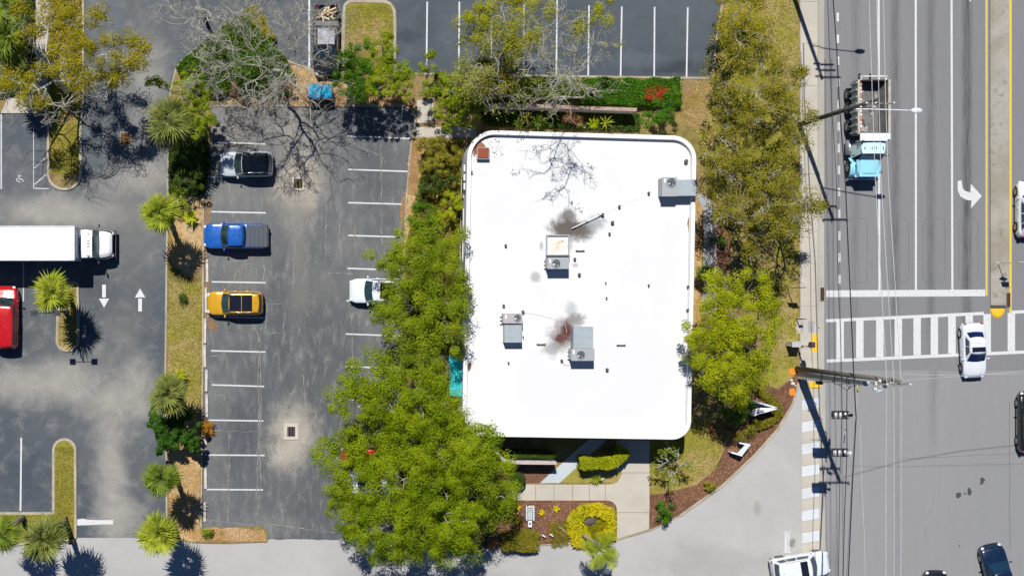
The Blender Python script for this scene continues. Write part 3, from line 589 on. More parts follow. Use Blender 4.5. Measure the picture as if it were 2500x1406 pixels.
# ---------------------------------------------------------------- the white flat-roofed building
RZ = 4.3; PZ = 4.65
def Wxy(p, z): v = W(p[0], p[1], z); return (v.x, v.y)
def rpz(pts, z, n=7):   # rounded outline measured on the photograph at height z
    out = []
    for g in rp(pts, n):
        k = 1 - z / CAMH; out.append((NX + (g[0] - NX) * k, g[1] * k))
    return out
bc = Vector((*Wxy((1415, 700), 0), 0)); bldg = empty('office_building', bc, 'single storey white building with flat white roof, rounded corners and stained patches', 'building')
OUT = [(1142, 317, 66), (1701, 333, 58), (1686, 1073, 46), (1128, 1064, 50)]
outer = rpz(OUT, PZ, 14); cxy = (sum(p[0] for p in outer) / len(outer), sum(p[1] for p in outer) / len(outer))
def inset(poly, d):
    n = len(poly); out = []
    area = sum(poly[i][0] * poly[(i + 1) % n][1] - poly[(i + 1) % n][0] * poly[i][1] for i in range(n)); sg = 1 if area > 0 else -1
    for i in range(n):
        a = poly[i - 1]; b = poly[(i + 1) % n]; dx, dy = b[0] - a[0], b[1] - a[1]; q = math.hypot(dx, dy) or 1
        out.append((poly[i][0] - dy / q * d * sg, poly[i][1] + dx / q * d * sg))
    return out
m_wall = mat('stucco_white', (.62, .62, .6), .85, var=.1, bump=.3)
m_cope = mat('coping_white', (.72, .71, .7), .6, var=.08, scale=.8)
roofspots = [(1385, 558, 50, 30, (.07, .055, .045), .95), (1388, 526, 20, 18, (.1, .09, .08), .85), (1420, 567, 34, 22, (.1, .09, .08), .9), (1455, 545, 26, 22, (.26, .28, .29), .8), (1308, 676, 13, 15, (.22, .21, .21), .6), (1322, 600, 6, 14, (.25, .25, .25), .7), (1405, 648, 8, 6, (.3, .28, .27), .6), (1390, 600, 10, 16, (.3, .32, .32), .6),
    (1374, 818, 36, 40, (.2, .17, .17), .9), (1384, 806, 17, 28, (.085, .022, .016), .97), (1368, 828, 15, 15, (.1, .03, .024), .9), (1394, 755, 16, 20, (.36, .4, .41), .8), (1405, 780, 26, 17, (.17, .16, .16), .85), (1345, 850, 28, 18, (.25, .25, .26), .75), (1350, 872, 12, 10, (.45, .47, .48), .5)]
_k = 1 - RZ / CAMH; roofspots = [(774 + (x - 774) * _k, 703 + (y - 703) * _k, rx, ry, q, s) for x, y, rx, ry, q, s in roofspots]
m_roof = ground_mat('roof_membrane', (.67, .672, .675), (.64, .645, .65), big=.15, mid=.7, grain=18, gamp=.02, c3=(.59, .6, .605), c3lo=.6, c3hi=.85, mamp=.5, spots=roofspots, namp=2.3, soft=.1, srough=.85, bump=.1, rough=.6)
inn = inset(outer, .26); wall_p = inset(outer, .1)
k = MB(); k.ribbon(inset(outer, .18), .17, -.04, PZ - .06, True); k.build('wall', m_wall, bldg)
k = MB(); k.ribbon(inset(outer, .15), .3, PZ - .06, PZ, True); k.build('coping', m_cope, bldg)
k = MB(); k.prism(inset(outer, .3), None, RZ); k.build('roof', m_roof, bldg)
# cant strip where the membrane runs up the parapet
k = MB(); a = inset(outer, .24); c_ = inset(outer, .36); n = len(a)
k.add([(*p, PZ - .08) for p in a] + [(*p, RZ + .012) for p in c_], [(i, (i + 1) % n, n + (i + 1) % n, n + i) for i in range(n)]); k.build('membrane_upturn', m_roof, bldg, smooth=False)
m_peel = mat('peeled_roof_brown', (.26, .12, .06), .9, var=.35, scale=2); m_peel2 = mat('peeled_roof_dark', (.14, .075, .055), .9, var=.3)
for q, m in [([(1157, 385), (1156, 350), (1170, 334), (1195, 326), (1222, 325), (1220, 331), (1200, 334), (1175, 345), (1186, 358), (1166, 362), (1163, 376)], m_peel), ([(1341, 328), (1372, 328), (1370, 336), (1344, 335)], m_peel), ([(1440, 331), (1480, 332), (1476, 338), (1450, 337)], m_peel2), ([(1665, 343), (1680, 349), (1688, 360), (1680, 357), (1670, 350)], m_peel),
              ([(1685, 527), (1692, 527), (1691, 570), (1689, 600), (1688, 622), (1684, 618), (1686, 590), (1682, 575), (1681, 555), (1677, 548), (1679, 535)], m_peel), ([(1144, 884), (1151, 886), (1150, 900), (1143, 909), (1141, 898)], m_peel2), ([(1168, 1050), (1195, 1051), (1204, 1055), (1180, 1056)], m_peel2), ([(1677, 1013), (1679, 1025), (1672, 1043), (1660, 1055), (1668, 1040), (1673, 1028)], m_peel2)]:
    k = MB(); k.prism(rough([Wxy(p, RZ) for p in q], .03, .25), RZ, RZ + .022 + .0 ); k.build('peeled_patch', m, bldg)
# doors, windows and awnings on the walls
m_glass = mat('dark_glass', (.012, .02, .026), .06, var=.05, spec=.8); m_frame = mat('window_frame', (.5, .5, .48), .5)
def window(p0, p1, z0, z1, off, par=bldg, name='window'):
    a = Vector((*p0, 0)); b = Vector((*p1, 0)); d = (b - a); L = d.length; ang = math.atan2(d.y, d.x); nrm = Vector((math.sin(ang), -math.cos(ang), 0)); c = (a + b) / 2 + nrm * off
    k = MB()
    for s in (-1, 1): k.box(c + d.normalized() * s * (L / 2 - .04) + Vector((0, 0, (z0 + z1) / 2)), (.08, .1, z1 - z0), ang)
    for z in (z0 + .04, z1 - .04): k.box(c + Vector((0, 0, z)), (L - .16, .1, .08), ang)
    f = k.build(name, m_frame, par); g = MB(); g.box(c + Vector((0, 0, (z0 + z1) / 2)), (L - .16, .05, z1 - z0 - .16), ang); o = link('pane', g.mesh('pane', origin=par.location), m_glass, f)
S0 = Wxy((1180, 1066), PZ); S1 = Wxy((1640, 1072), PZ)
def lerp2(a, b, t): return (a[0] + (b[0] - a[0]) * t, a[1] + (b[1] - a[1]) * t)
for i in range(8):
    t = .03 + i * .12
    if i == 4: window(lerp2(S0, S1, t + .01), lerp2(S0, S1, t + .08), .0, 2.2, -.07, name='door')
    else: window(lerp2(S0, S1, t), lerp2(S0, S1, t + .09), .9, 2.4, -.07)
E0 = Wxy((1687, 1010), PZ); E1 = Wxy((1700, 400), PZ)
for i in range(7): window(lerp2(E0, E1, .04 + i * .135), lerp2(E0, E1, .13 + i * .135), .9, 2.4, -.07)
L0 = Wxy((1140, 400), PZ); L1 = Wxy((1130, 1000), PZ)
for i in range(7): window(lerp2(L0, L1, .04 + i * .135), lerp2(L0, L1, .13 + i * .135), .9, 2.4, -.07)
m_teal = mat('teal_canvas', (.02, .5, .52), .7, var=.12)
k = MB(); a0 = Wxy((1097, 868), 2.6); a1 = Wxy((1134, 868), 3.3); b0 = Wxy((1097, 966), 2.6); b1 = Wxy((1131, 968), 3.3)
k.add([(*a0, 2.5), (*a1, 3.3), (*b1, 3.3), (*b0, 2.5), (*a0, 2.25), (*b0, 2.25), (*a1, 2.5), (*b1, 2.5)], [(0, 3, 2, 1), (0, 4, 5, 3), (0, 1, 6, 4), (3, 5, 7, 2)]); k.build('awning', m_teal, bldg)
# ribbed white metal fascia panels on the west side
for i, yy in enumerate(range(404, 470, 22)):
    c = Wxy((1128, yy + 8), 3.0); k = MB(); k.box((c[0] + .14, c[1], 3.1), (.12, .5, .55)); k.build('wall_vent', mat('vent_pale', (.6, .66, .7), .5), bldg)
def on_roof(px, py, z=RZ): return Wxy((px, py), z)
m_ac = mat('ac_grey', (.33, .345, .36), .5, var=.08); m_acb = mat('ac_bluegrey', (.32, .37, .4), .45, var=.08); m_acd = mat('ac_dark', (.04, .04, .045), .6); m_blade_ = mat('fan_metal', (.45, .45, .46), .3, .7)
m_white = mat('white_metal', (.76, .76, .76), .5, var=.04)
def bx(k, x0, y0, x1, y1, z0, z1, ztop_measured=True):
    z = z1; a = Wxy((x0, y0), z); b = Wxy((x1, y1), z); k.box(((a[0] + b[0]) / 2, (a[1] + b[1]) / 2, (z0 + z1) / 2), (abs(b[0] - a[0]), abs(b[1] - a[1]), z1 - z0)); return (a[0] + b[0]) / 2, (a[1] + b[1]) / 2
def fan(root, px, py, r, z):
    c = Wxy((px, py), z); k = MB(); k.cyl((*c, z), r, .02, 24); k.build('fan_opening', m_acd, root)
    k = MB(); k.ribbon([(c[0] + (r + .02) * math.cos(t * math.pi / 12), c[1] + (r + .02) * math.sin(t * math.pi / 12)) for t in range(24)], .05, z, z + .05, True); k.build('fan_ring', m_acb, root)
    for i in range(4):
        t = i * math.pi / 2 + .5; q = []
        for a, rr in ((-.3, .18), (-.38, .85), (.38, .85), (.3, .18)): q.append((c[0] + rr * r * math.cos(t + a * .8), c[1] + rr * r * math.sin(t + a * .8), z + .03 + (.03 if a > 0 else 0)))
        k = MB(); k.add(q, [(0, 1, 2, 3)]); k.build('fan_blade', m_blade_, root)
    k = MB(); k.cyl((*c, z + .02), r * .2, .06, 10); k.build('fan_hub', m_acd, root)
    k = MB()
    for i in range(-3, 4): h = math.sqrt(max(0.01, r * r - (i * r / 3.5) ** 2)); k.tube([(c[0] + i * r / 3.5, c[1] - h, z + .075), (c[0] + i * r / 3.5, c[1] + h, z + .075)], .006, 4)
    k.build('fan_guard', m_acb, root)
RT = RZ + .02
def unit(label, fanbox, duct, fanc, ztop=RZ + 1.25, ductz=None, mf=m_ac, md=m_acb, name='rooftop_air_conditioner', extra=None):
    c = Wxy(((fanbox[0] + fanbox[2]) / 2, (fanbox[1] + fanbox[3]) / 2), ztop); root = empty(name, Vector((*c, RZ)), label, 'air conditioner', 'rooftop air conditioners')
    k = MB(); bx(k, *fanbox, RT, ztop); k.build('cabinet', mf, root)
    k = MB(); e = 1.5; bx(k, fanbox[0] - e, fanbox[1] - e, fanbox[2] + e, fanbox[3] + e, ztop, ztop + .03); k.build('top_panel', mf, root)
    fan(root, *fanc, ztop + .03)
    if duct:
        k = MB(); dz = ductz or ztop - .12; bx(k, *duct, RT, dz); k.build('duct_cabinet', md, root)
        k = MB(); bx(k, duct[0], duct[1], duct[0] + 2, duct[3], dz, dz + .025); bx(k, duct[2] - 2, duct[1], duct[2], duct[3], dz, dz + .025); k.build('seam_strip', m_ac, root)
    for j in range(3):
        k = MB(); cx_, cy_ = Wxy((fanbox[0] - 3, fanbox[1] + 8 + j * 9), RZ + .5); k.tube([(cx_ - .15, cy_, RT + .1), (cx_ + .2, cy_, RT + .1), (cx_ + .25, cy_, RT + .5)], .03, 6); k.build('pipe', m_acd, root)
    k = MB(); a = Wxy((fanbox[0] + 5, fanbox[1] + 4), ztop + .03); k.box((a[0], a[1] - .1, ztop + .04), (.12, .3, .02)); k.build('name_plate', m_white, root)
    return root
unit('grey air conditioner at the east roof edge, long cabinet with fan on its left', (1618, 434, 1652, 478), (1652, 439, 1702, 478), (1639, 446, .33))
u = unit('air conditioner in roof centre whose back half is a tan stained white tray', (1338, 630, 1388, 655), None, (1358, 643, .3))
k = MB(); bx(k, 1336, 575, 1388, 622, RT, RZ + .75); k.build('tray_box', m_white, u)
k = MB(); bx(k, 1345, 584, 1386, 621, RZ + .75, RZ + .78); k.build('tray_floor', ground_mat('stained_tray', (.75, .73, .68), (.66, .56, .42), big=1.2, mid=2.4, grain=12, gamp=.05, c3=(.3, .16, .05), c3lo=.55, c3hi=.68), u)
k = MB(); 
for q in ((1334, 573, 1391, 576), (1334, 576, 1337, 624), (1388, 576, 1391, 624), (1337, 621, 1388, 624)): bx(k, *q, RZ + .75, RZ + .92)
k.build('tray_rim', m_ac, u)
unit('small lilac-grey air conditioner with fan on its north end, nearest the west roof edge', (1230, 766, 1274, 788), (1232, 793, 1274, 836), (1263, 776, .26), mf=mat('ac_lilac', (.38, .35, .37), .5), ztop=RZ + 1.1)
unit('grey air conditioner with fan on its south end beside the rust brown stain', (1396, 852, 1450, 879), (1400, 798, 1448, 850), (1418, 866, .3))
c = Wxy((1180, 375), RZ + .5); h = empty('roof_hatch', Vector((*c, RZ)), 'square grey roof hatch with rust brown lid near the northwest roof corner', 'hatch')
k = MB(); bx(k, 1165, 360, 1195, 389, RT, RZ + .42); k.build('curb', m_ac, h); k = MB(); bx(k, 1167, 361, 1193, 386, RZ + .42, RZ + .5); k.build('lid', mat('rust_lid', (.27, .06, .025), .85, var=.2), h)
vt = [(1235, 599, .1), (1283, 1, 0), (1496, 543, .13), (1489, 570, .09), (1415, 670, .12), (1480, 690, .05), (1585, 696, .07), (1681, 700, .1), (1482, 727, .06), (1230, 746, .11), (1277, 761, .12), (1680, 757, .11), (1278, 822, .05), (1242, 885, .07), (1483, 902, .12), (1585, 471, .1), (1513, 504, .1), (1472, 524, .12), (1676, 394, .16), (1397, 493, .06), (1404, 632, .1), (1372, 880, .1), (1152, 420, .08)]
names = ['lone by the west side of the roof', '', 'beside the grey stain north of centre', 'just south of the one by the grey stain', 'south-east of the tan stained tray unit', 'tiny one right of roof centre', 'right of centre halfway down the roof', 'near the east edge at mid height', 'small, south of roof centre', 'just north of the lilac-grey unit, left', 'at the pipe start north of the lilac-grey unit', 'near the east edge just below middle', 'on the right side of the lilac-grey unit', 'south of the lilac-grey unit', 'south-east of the southern unit', 'between the east unit and the grey stain, upper', 'between the east unit and the long pipe', 'at the upper end of the long white pipe', 'widest, near the northeast roof corner', 'directly above the grey stain', 'right of the tan stained tray unit', 'left of the southern unit', 'at the west parapet near the hatch']
for (px, py, r), nm in zip(vt, names):
    if r == 0: continue
    c = Wxy((px, py), RZ + .3); k = MB(); k.cyl((0, 0, 0), r * .7, .28, 10); k.cyl((0, 0, .28), r, .05, 10, r * .8)
    o = link('roof_vent', k.mesh('roof_vent'), mat('vent_dark', (.09, .085, .08), .8), None, (c[0], c[1], RZ - .01)); tag(o, 'small dark roof vent ' + nm, 'vent', 'roof vents')
for px, py, lb in [(1416, 613, 'dark flat bar lying right of the tan stained tray unit'), (1321, 841, 'dark flat bar left of the rust brown stain'), (1516, 843, 'dark flat bar right of the southern air conditioner')]:
    c = Wxy((px, py), RZ); k = MB(); k.box((0, 0, .05), (.66, .1, .08)); k.box((-.25, 0, .01), (.08, .16, .04)); k.box((.25, 0, .01), (.08, .16, .04)); o = link('pipe_support', k.mesh('pipe_support'), mat('bar_dark', (.08, .07, .065), .8), None, (c[0], c[1], RZ + .005)); tag(o, lb, 'bar', 'dark flat bars on the roof')
a = Vector((*Wxy((1396, 558), RZ + .25), RZ + .22)); b = Vector((*Wxy((1472, 522), RZ + .25), RZ + .22)); mid = (a + b) / 2
r_ = empty('roof_pipe', Vector((mid.x, mid.y, RZ)), 'long white pipe on short stands running diagonally over the grey roof stain', 'pipe')
k = MB(); k.tube([a, b], .032, 8); k.build('pipe', m_white, r_)
for t in (.08, .5, .92): p = a.lerp(b, t); k = MB(); k.box((p.x, p.y, RZ + .08), (.22, .1, .15)); k.build('stand', m_acd, r_)
def conduit(pts, lb, z=.06, m=m_white):
    k = MB(); k.tube([(*Wxy(p, RZ + z), RZ + z) for p in pts], .012, 6); k.thing('roof_conduit', m, lb, 'conduit')
conduit([(1278, 762), (1312, 768), (1345, 776)], 'thin pale conduit running east from above the lilac-grey air conditioner')
conduit([(1345, 776), (1380, 790), (1384, 812)], 'thin pale conduit ending in the rust brown stain')
conduit([(1374, 881), (1376, 890), (1398, 892)], 'short bent pipe left of the southernmost air conditioner shadow', .1, m_ac)
conduit([(1474, 521), (1512, 505), (1582, 474)], 'faint thin conduit between the long pipe and the east unit', .02)
k = MB(); c = Wxy((1366, 823), RZ); k.ribbon([(c[0] + .2 * math.cos(t * math.pi / 9), c[1] + .2 * math.sin(t * math.pi / 9)) for t in range(18)], .05, RZ, RZ + .06, True); k.thing('cable_coil', mat('coil', (.13, .05, .045), .8), 'rust brown coil of cable lying on the stained patch of the roof', 'cable')

# ---------------------------------------------------------------- garden walls
m_pink = mat('wall_cap_pink', (.42, .32, .32), .8, var=.15); m_tanw = mat('wall_tan', (.5, .45, .42), .85)
def gwall(pts, name, lb, w=.2, h=1.7, mcap=m_pink, mw=m_tanw, cat='garden wall'):
    q = [W(p[0], p[1], h) for p in pts]; q = [(v.x, v.y) for v in q]; c = q[len(q) // 2]; root = empty(name, Vector((*c, 0)), lb, cat)
    k = MB(); k.ribbon(q, w, -.05, h - .08); k.build('wall', mw, root)
    k = MB(); k.ribbon(q, w + .06, h - .08, h); k.build('cap', mcap, root); return root
arc = [(1210, 1090), (1210.5, 1098), (1214, 1106), (1220, 1114), (1228, 1121), (1240, 1127), (1252, 1129), (1300, 1129.5), (1359, 1130)]
gwall(arc, 'garden_wall', 'pink capped curved garden wall sheltering a clipped hedge south of the building', .17, 1.9, mat('cap_pinkgrey', (.47, .38, .38), .8), mat('wall_white', (.68, .68, .68), .8))
gwall([(1190, 268), (1205, 259), (1225, 257), (1300, 259), (1400, 263), (1555, 268)], 'screen_wall', 'long tan screen wall with reddish cap along the hedge north of the building', .2, 2.0, mat('cap_redtan', (.36, .26, .22), .85, var=.3))
gwall([(1746, 498), (1747, 600), (1746, 764)], 'low_wall', 'low straight wall with pinkish cap beside the grey path east of the building', .12, .7)
k = MB(); pts = [G((1094 + 30 * math.cos(t), 490 + 33 * math.sin(t))) for t in np.linspace(math.pi, math.pi * 1.62, 14)]; k.ribbon(pts, .13, BZ - .05, .3); k.thing('bed_edging', mat('edging_tan', (.42, .25, .09), .85), 'curved orange tan edging round the shrubs west of the building', 'edging')
# ---------------------------------------------------------------- vehicles
m_tyre = mat('tyre_rubber', (.018, .018, .018), .9); m_rim = mat('wheel_alloy', (.5, .5, .51), .3, .8); m_trim = mat('black_trim', (.02, .02, .022), .5)
m_cglass = mat('car_glass', (.02, .045, .046), .08, var=.7, scale=3, spec=.8); m_lamp = mat('lamp_clear', (.7, .72, .74), .15, coat=1); m_red = mat('lamp_red', (.35, .01, .012), .2, coat=1); m_chrome = mat('chrome', (.6, .6, .6), .15, 1.0); m_int = mat('seat_dark', (.03, .03, .03), .8)
m_pl = mat('number_plate', (.7, .7, .68), .5)
def paintm(name, c, metal=.0, rough=.25): return mat('paint_' + name, c, rough, metal, var=.03, coat=1.0)
def wheel(root, x, y, r, w, rim=m_rim, rr=.66, name='wheel'):
    k = MB(); s = 1 if y > 0 else -1; n = 22; prof = [(-.5, .72), (-.5, .93), (-.36, 1), (.36, 1), (.5, .93), (.5, rr)]
    vs = [(r * q * math.cos(2 * math.pi * j / n), p * w * s, r * q * math.sin(2 * math.pi * j / n)) for p, q in prof for j in range(n)]
    k.add(vs, [(i * n + j, i * n + (j + 1) % n, (i + 1) * n + (j + 1) % n, (i + 1) * n + j) for i in range(len(prof) - 1) for j in range(n)])
    o = link(name, k.mesh(name, True), m_tyre, root, (x, y, r))
    k = MB()
    k.add([(0, w * .36 * s, 0)] + [(r * rr * math.cos(2 * math.pi * j / 20), w * .30 * s, r * rr * math.sin(2 * math.pi * j / 20)) for j in range(20)], [(0, 1 + j, 1 + (j + 1) % 20) for j in range(20)])
    link('brake_disc', k.mesh('brake_disc'), m_trim, o)
    k = MB()
    for j in range(5):
        t = 2 * math.pi * j / 5; d = Vector((math.cos(t), 0, math.sin(t))); e = Vector((-math.sin(t), 0, math.cos(t)))
        a = Vector((0, w * .46 * s, 0)); q = [a + e * .035 + d * .03, a - e * .035 + d * .03, a * .9 + d * r * rr - e * .05, a * .9 + d * r * rr + e * .05]; k.add(q, [(0, 1, 2, 3)])
    n = 20; k.add([(r * f * math.cos(2 * math.pi * j / n), w * g * s, r * f * math.sin(2 * math.pi * j / n)) for f, g in ((rr + .03, .5), (rr - .08, .44)) for j in range(n)], [(j, (j + 1) % n, n + (j + 1) % n, n + j) for j in range(n)])
    k.add([(.06 * math.cos(t * .785), w * .48 * s, .06 * math.sin(t * .785)) for t in range(8)], [tuple(range(8))])
    link('rim', k.mesh('rim'), rim, o); return o
def car(px, py, head, label, col, L=4.6, Wd=1.84, H=1.66, kind='suv', roofcol=None, group=None, cat='car', name='parked_car', sunroof=None, rails=False, zref=.9, wheel_r=.34, glass=m_cglass, hw=None, box=None):
    """head: direction the nose points, degrees from +X; px, py: middle of the body in the photograph"""
    pt = paintm(label.split(',')[0].replace(' ', '_')[:40], col, .15 if sum(col) < 1.2 else 0); rt = roofcol or pt
    g = W(px, py, zref); root = empty(name, (g.x, g.y, .02), label, cat, group, math.radians(head))
    X0, X1 = -L / 2, L / 2; hwd = Wd / 2
    P = {'suv': dict(cowl=X1 - 1.22, rf=X1 - 1.88, rr=X0 + .36, rb=X0 + .08, belt=1.08, hood=1.0, deck=1.02, wr=.83, wb=.95),
         'sedan': dict(cowl=X1 - 1.30, rf=X1 - 2.05, rr=X0 + 1.35, rb=X0 + .62, belt=.94, hood=.88, deck=.97, wr=.73, wb=.91),
         'hatch': dict(cowl=X1 - 1.15, rf=X1 - 1.80, rr=X0 + .75, rb=X0 + .15, belt=.98, hood=.90, deck=.96, wr=.78, wb=.93),
         'van': dict(cowl=X1 - .95, rf=X1 - 1.65, rr=X0 + .30, rb=X0 + .10, belt=1.1, hood=1.02, deck=1.05, wr=.85, wb=.96),
         'pickup': dict(cowl=X1 - 1.42, rf=X1 - 2.05, rr=X0 + 2.02, rb=X0 + 1.80, belt=1.22, hood=1.14, deck=1.18, wr=.82, wb=.94)}[kind]
    cowl, rf, rr, rb, belt, hood, deck = P['cowl'], P['rf'], P['rr'], P['rb'], P['belt'], P['hood'], P['deck']
    prof = [(X0, deck * .55), (X0 + .05, deck * .8), (X0 + .14, deck * .97), (X0 + .4, deck), (rb, deck), (cowl, hood + .03), (X1 - .75, hood - .03), (X1 - .32, hood - .12), (X1 - .12, hood - .26), (X1 - .03, hood - .4), (X1, hood * .5)]
    px_ = [p[0] for p in prof]; pz_ = [p[1] for p in prof]
    wf, wb_ = X1 - .88 * (L / 4.6), X0 + .86 * (L / 4.6)
    if kind == 'pickup': wb_ = X0 + 1.15
    def top(x): return float(np.interp(x, px_, pz_))
    def hw_(x):
        f = max(0, 1 - (X1 - x) / .75); r = max(0, 1 - (x - X0) / .6); return hwd * (1 - .30 * f ** 2.4 - (.18 if kind in ('suv', 'van', 'pickup') else .24) * r ** 2.6)
    def zl(x):
        z = .24 if X0 + .1 < x < X1 - .1 else .32
        for w in (wf, wb_):
            d = abs(x - w); R_ = wheel_r + .07
            if d < R_: z = max(z, wheel_r * .75 + math.sqrt(R_ ** 2 - d ** 2) * .95)
        return z
    bedx = (X0 + .10, X0 + 1.72) if kind == 'pickup' else None
    def sec(x, inbed=False):
        w = hw_(x); t = top(x); z = zl(x); zs = t - .13 if t > .75 else t * .85
        z = min(z, zs - .03)
        crown = .05 if x > cowl - .1 else .02
        if inbed: tt = (.98, .97, .96); i = .62; return [(.8 * w, z), (.97 * w, z), (w, z + .35 * (zs - z)), (.99 * w, zs), (.97 * w, t), (.91 * w, t), (.90 * w, i), (0, i)]
        return [(.8 * w, z), (.96 * w, z), (w, z + .35 * (zs - z)), (.985 * w, zs), (.95 * w, t - .035), (.86 * w, t), (.48 * w, t + crown * .7), (0, t + crown)]
    xs = sorted(set([round(float(v), 3) for v in np.concatenate([np.linspace(X0, X1, 46), np.linspace(wf - .42, wf + .42, 13), np.linspace(wb_ - .42, wb_ + .42, 13), [X0 + .03, X0 + .08, X1 - .03, X1 - .07]])]))
    k = MB(); rings = []
    for x in xs:
        ib = bedx and box == 'open' and bedx[0] <= x <= bedx[1]; s = sec(x, ib); rings.append([(x, -y, z) for y, z in s] + [(x, y, z) for y, z in s[-2::-1]])
    m = len(rings[0]); k.add([v for r in rings for v in r], [(i * m + j, i * m + j + 1, (i + 1) * m + j + 1, (i + 1) * m + j) for i in range(len(xs) - 1) for j in range(m - 1)] + [tuple(range(m))[::-1], tuple((len(xs) - 1) * m + j for j in range(m))])
    me = k.mesh('body', True); body = link('body', me, pt, root); md = body.modifiers.new('e', 'EDGE_SPLIT') if False else None
    k = MB(); k.box(((X0 + X1) / 2, 0, .34), (L * .86, Wd * .62, .2)); link('underside', k.mesh('underside'), m_trim, root)
    def Sf(x, v):
        s = sec(x); i = min(int(v), 6); f = v - i; a, b = s[i], s[i + 1]; return a[0] + (b[0] - a[0]) * f, a[1] + (b[1] - a[1]) * f
    def patch(nm, xa, xb, va, vb, side, m_, off=.008, nu=8, nv=5, par=root):
        k = MB()
        def Pp(u, v):
            x = xa + (xb - xa) * u; y, z = Sf(x, va + (vb - va) * v); return (x, side * (y + (off if va < 4.5 else 0)), z + (off if vb > 4.2 else 0))
        k.grid(Pp, nu, nv, flip=side > 0); return link(nm, k.mesh(nm, True), m_, par)
    # hood: one patch across, kept a shut line away from the wings
    k = MB()
    def Ph(u, v):
        x = cowl - .02 + (X1 - .2 - cowl) * u; s = v * 2 - 1; a = abs(s); y, z = Sf(x, 7 - a * 1.75); return (x, math.copysign(y, s), z + .012)
    k.grid(Ph, 10, 12); link('hood', k.mesh('hood', True), pt, root)
    k = MB()
    for s in (-1, 1):
        k.tube([(cowl - .05 + (X1 - .35 - cowl) * i / 5, s * hwd * (.55 - .08 * i / 5), Sf(cowl + (X1 - .35 - cowl) * i / 5, 6)[1] + .012) for i in range(6)], .018, 4)
    link('hood_crease', k.mesh('hood_crease', True), pt, root)
    dx = [(cowl - .12, cowl - 1.15), (cowl - 1.17, cowl - 2.1)]
    if kind == 'pickup': dx = [(cowl - .12, cowl - 1.0), (cowl - 1.02, cowl - 1.68)]
    for s in (-1, 1):
        for a, b in dx:
            d = patch('door', b, a, 2.1, 4.3, s, pt, .008)
            y, z = Sf(b + .14, 3); k = MB(); k.box((b + .18, s * (y + .03), z - .06), (.2, .035, .035)); link('door_handle', k.mesh('door_handle'), pt, d)
    # greenhouse
    wb2, wr2, zr = P['wb'] * hwd, P['wr'] * hwd, H
    def F(t): return cowl + (rf - cowl) * t, (rb + (rr - rb) * t), wb2 + (wr2 - wb2) * t ** .9, belt - .1 + (zr - belt + .1) * t
    def side_pt(u, t, s): xf, xr, w, z = F(t); x = xr + (xf - xr) * u; w2 = w * (1 - .06 * (2 * u - 1) ** 4 - .02 * (1 - u)); return (x, s * w2, z)
    def front_pt(v, t): xf, xr, w, z = F(t); w *= .94; return (xf + .16 * (1 - v * v) * (1 - .4 * t), v * w, z)
    def rear_pt(v, t): xf, xr, w, z = F(t); w *= .92; return (xr - .10 * (1 - v * v), v * w, z)
    ring = lambda t: [front_pt(v, t) for v in np.linspace(-1, 1, 9)] + [side_pt(u, t, 1) for u in np.linspace(.97, .03, 10)] + [rear_pt(v, t) for v in np.linspace(1, -1, 9)] + [side_pt(u, t, -1) for u in np.linspace(.03, .97, 10)]
    k = MB(); T = [0, .25, .5, .75, .93, 1.0]; m = len(ring(0)); vs = []
    for i, t in enumerate(T): vs += ring(t)
    for sc_, dz in ((.96, .025), (.85, .05), (.5, .068)):
        r = ring(1.0); cx = (rf + rr) / 2; vs += [((p[0] - cx) * (1 - (1 - sc_) * .8) + cx, p[1] * sc_, p[2] + dz) for p in r]
    vs += [((rf + rr) / 2, 0, zr + .072)]
    nr = len(T) + 3; fs = [(i * m + j, i * m + (j + 1) % m, (i + 1) * m + (j + 1) % m, (i + 1) * m + j) for i in range(len(T) - 1) for j in range(m)]; k.add(vs, fs); link('cabin', k.mesh('cabin', True), pt, root)
    k2 = MB(); b0 = (len(T) - 1) * m; vs2 = vs[b0:]; vs2 = [(p[0], p[1], p[2] + .004) for p in vs2]
    k2.add(vs2, [(i * m + j, i * m + (j + 1) % m, (i + 1) * m + (j + 1) % m, (i + 1) * m + j) for i in range(3) for j in range(m)] + [(3 * m + j, 3 * m + (j + 1) % m, len(vs2) - 1) for j in range(m)]); roof = link('roof', k2.mesh('roof', True), rt, root)
    def offp(p, n, d): return (p[0] + n[0] * d, p[1] + n[1] * d, p[2] + n[2] * d)
    nf = Vector((zr - belt, 0, cowl - rf)).normalized(); nr_ = Vector((-(zr - belt), 0, rr - rb)).normalized()
    k = MB(); k.grid(lambda u, v: offp(front_pt((u * 2 - 1) * .94, .14 + v * .80), nf, .014), 10, 4); link('windshield', k.mesh('windshield', True), glass, root)
    k = MB(); k.grid(lambda u, v: offp(rear_pt((u * 2 - 1) * .88, (.32 if kind in ('suv', 'van', 'hatch') else .14) + v * .6), nr_, .014), 8, 4, flip=True); link('rear_window', k.mesh('rear_window', True), glass, root)
    nw = {'suv': ((.06, .26), (.29, .55), (.58, .90)), 'van': ((.05, .32), (.35, .62), (.65, .92)), 'hatch': ((.08, .24), (.27, .54), (.57, .88)), 'sedan': ((.12, .46), (.49, .86)), 'pickup': ((.10, .44), (.48, .86))}[kind]
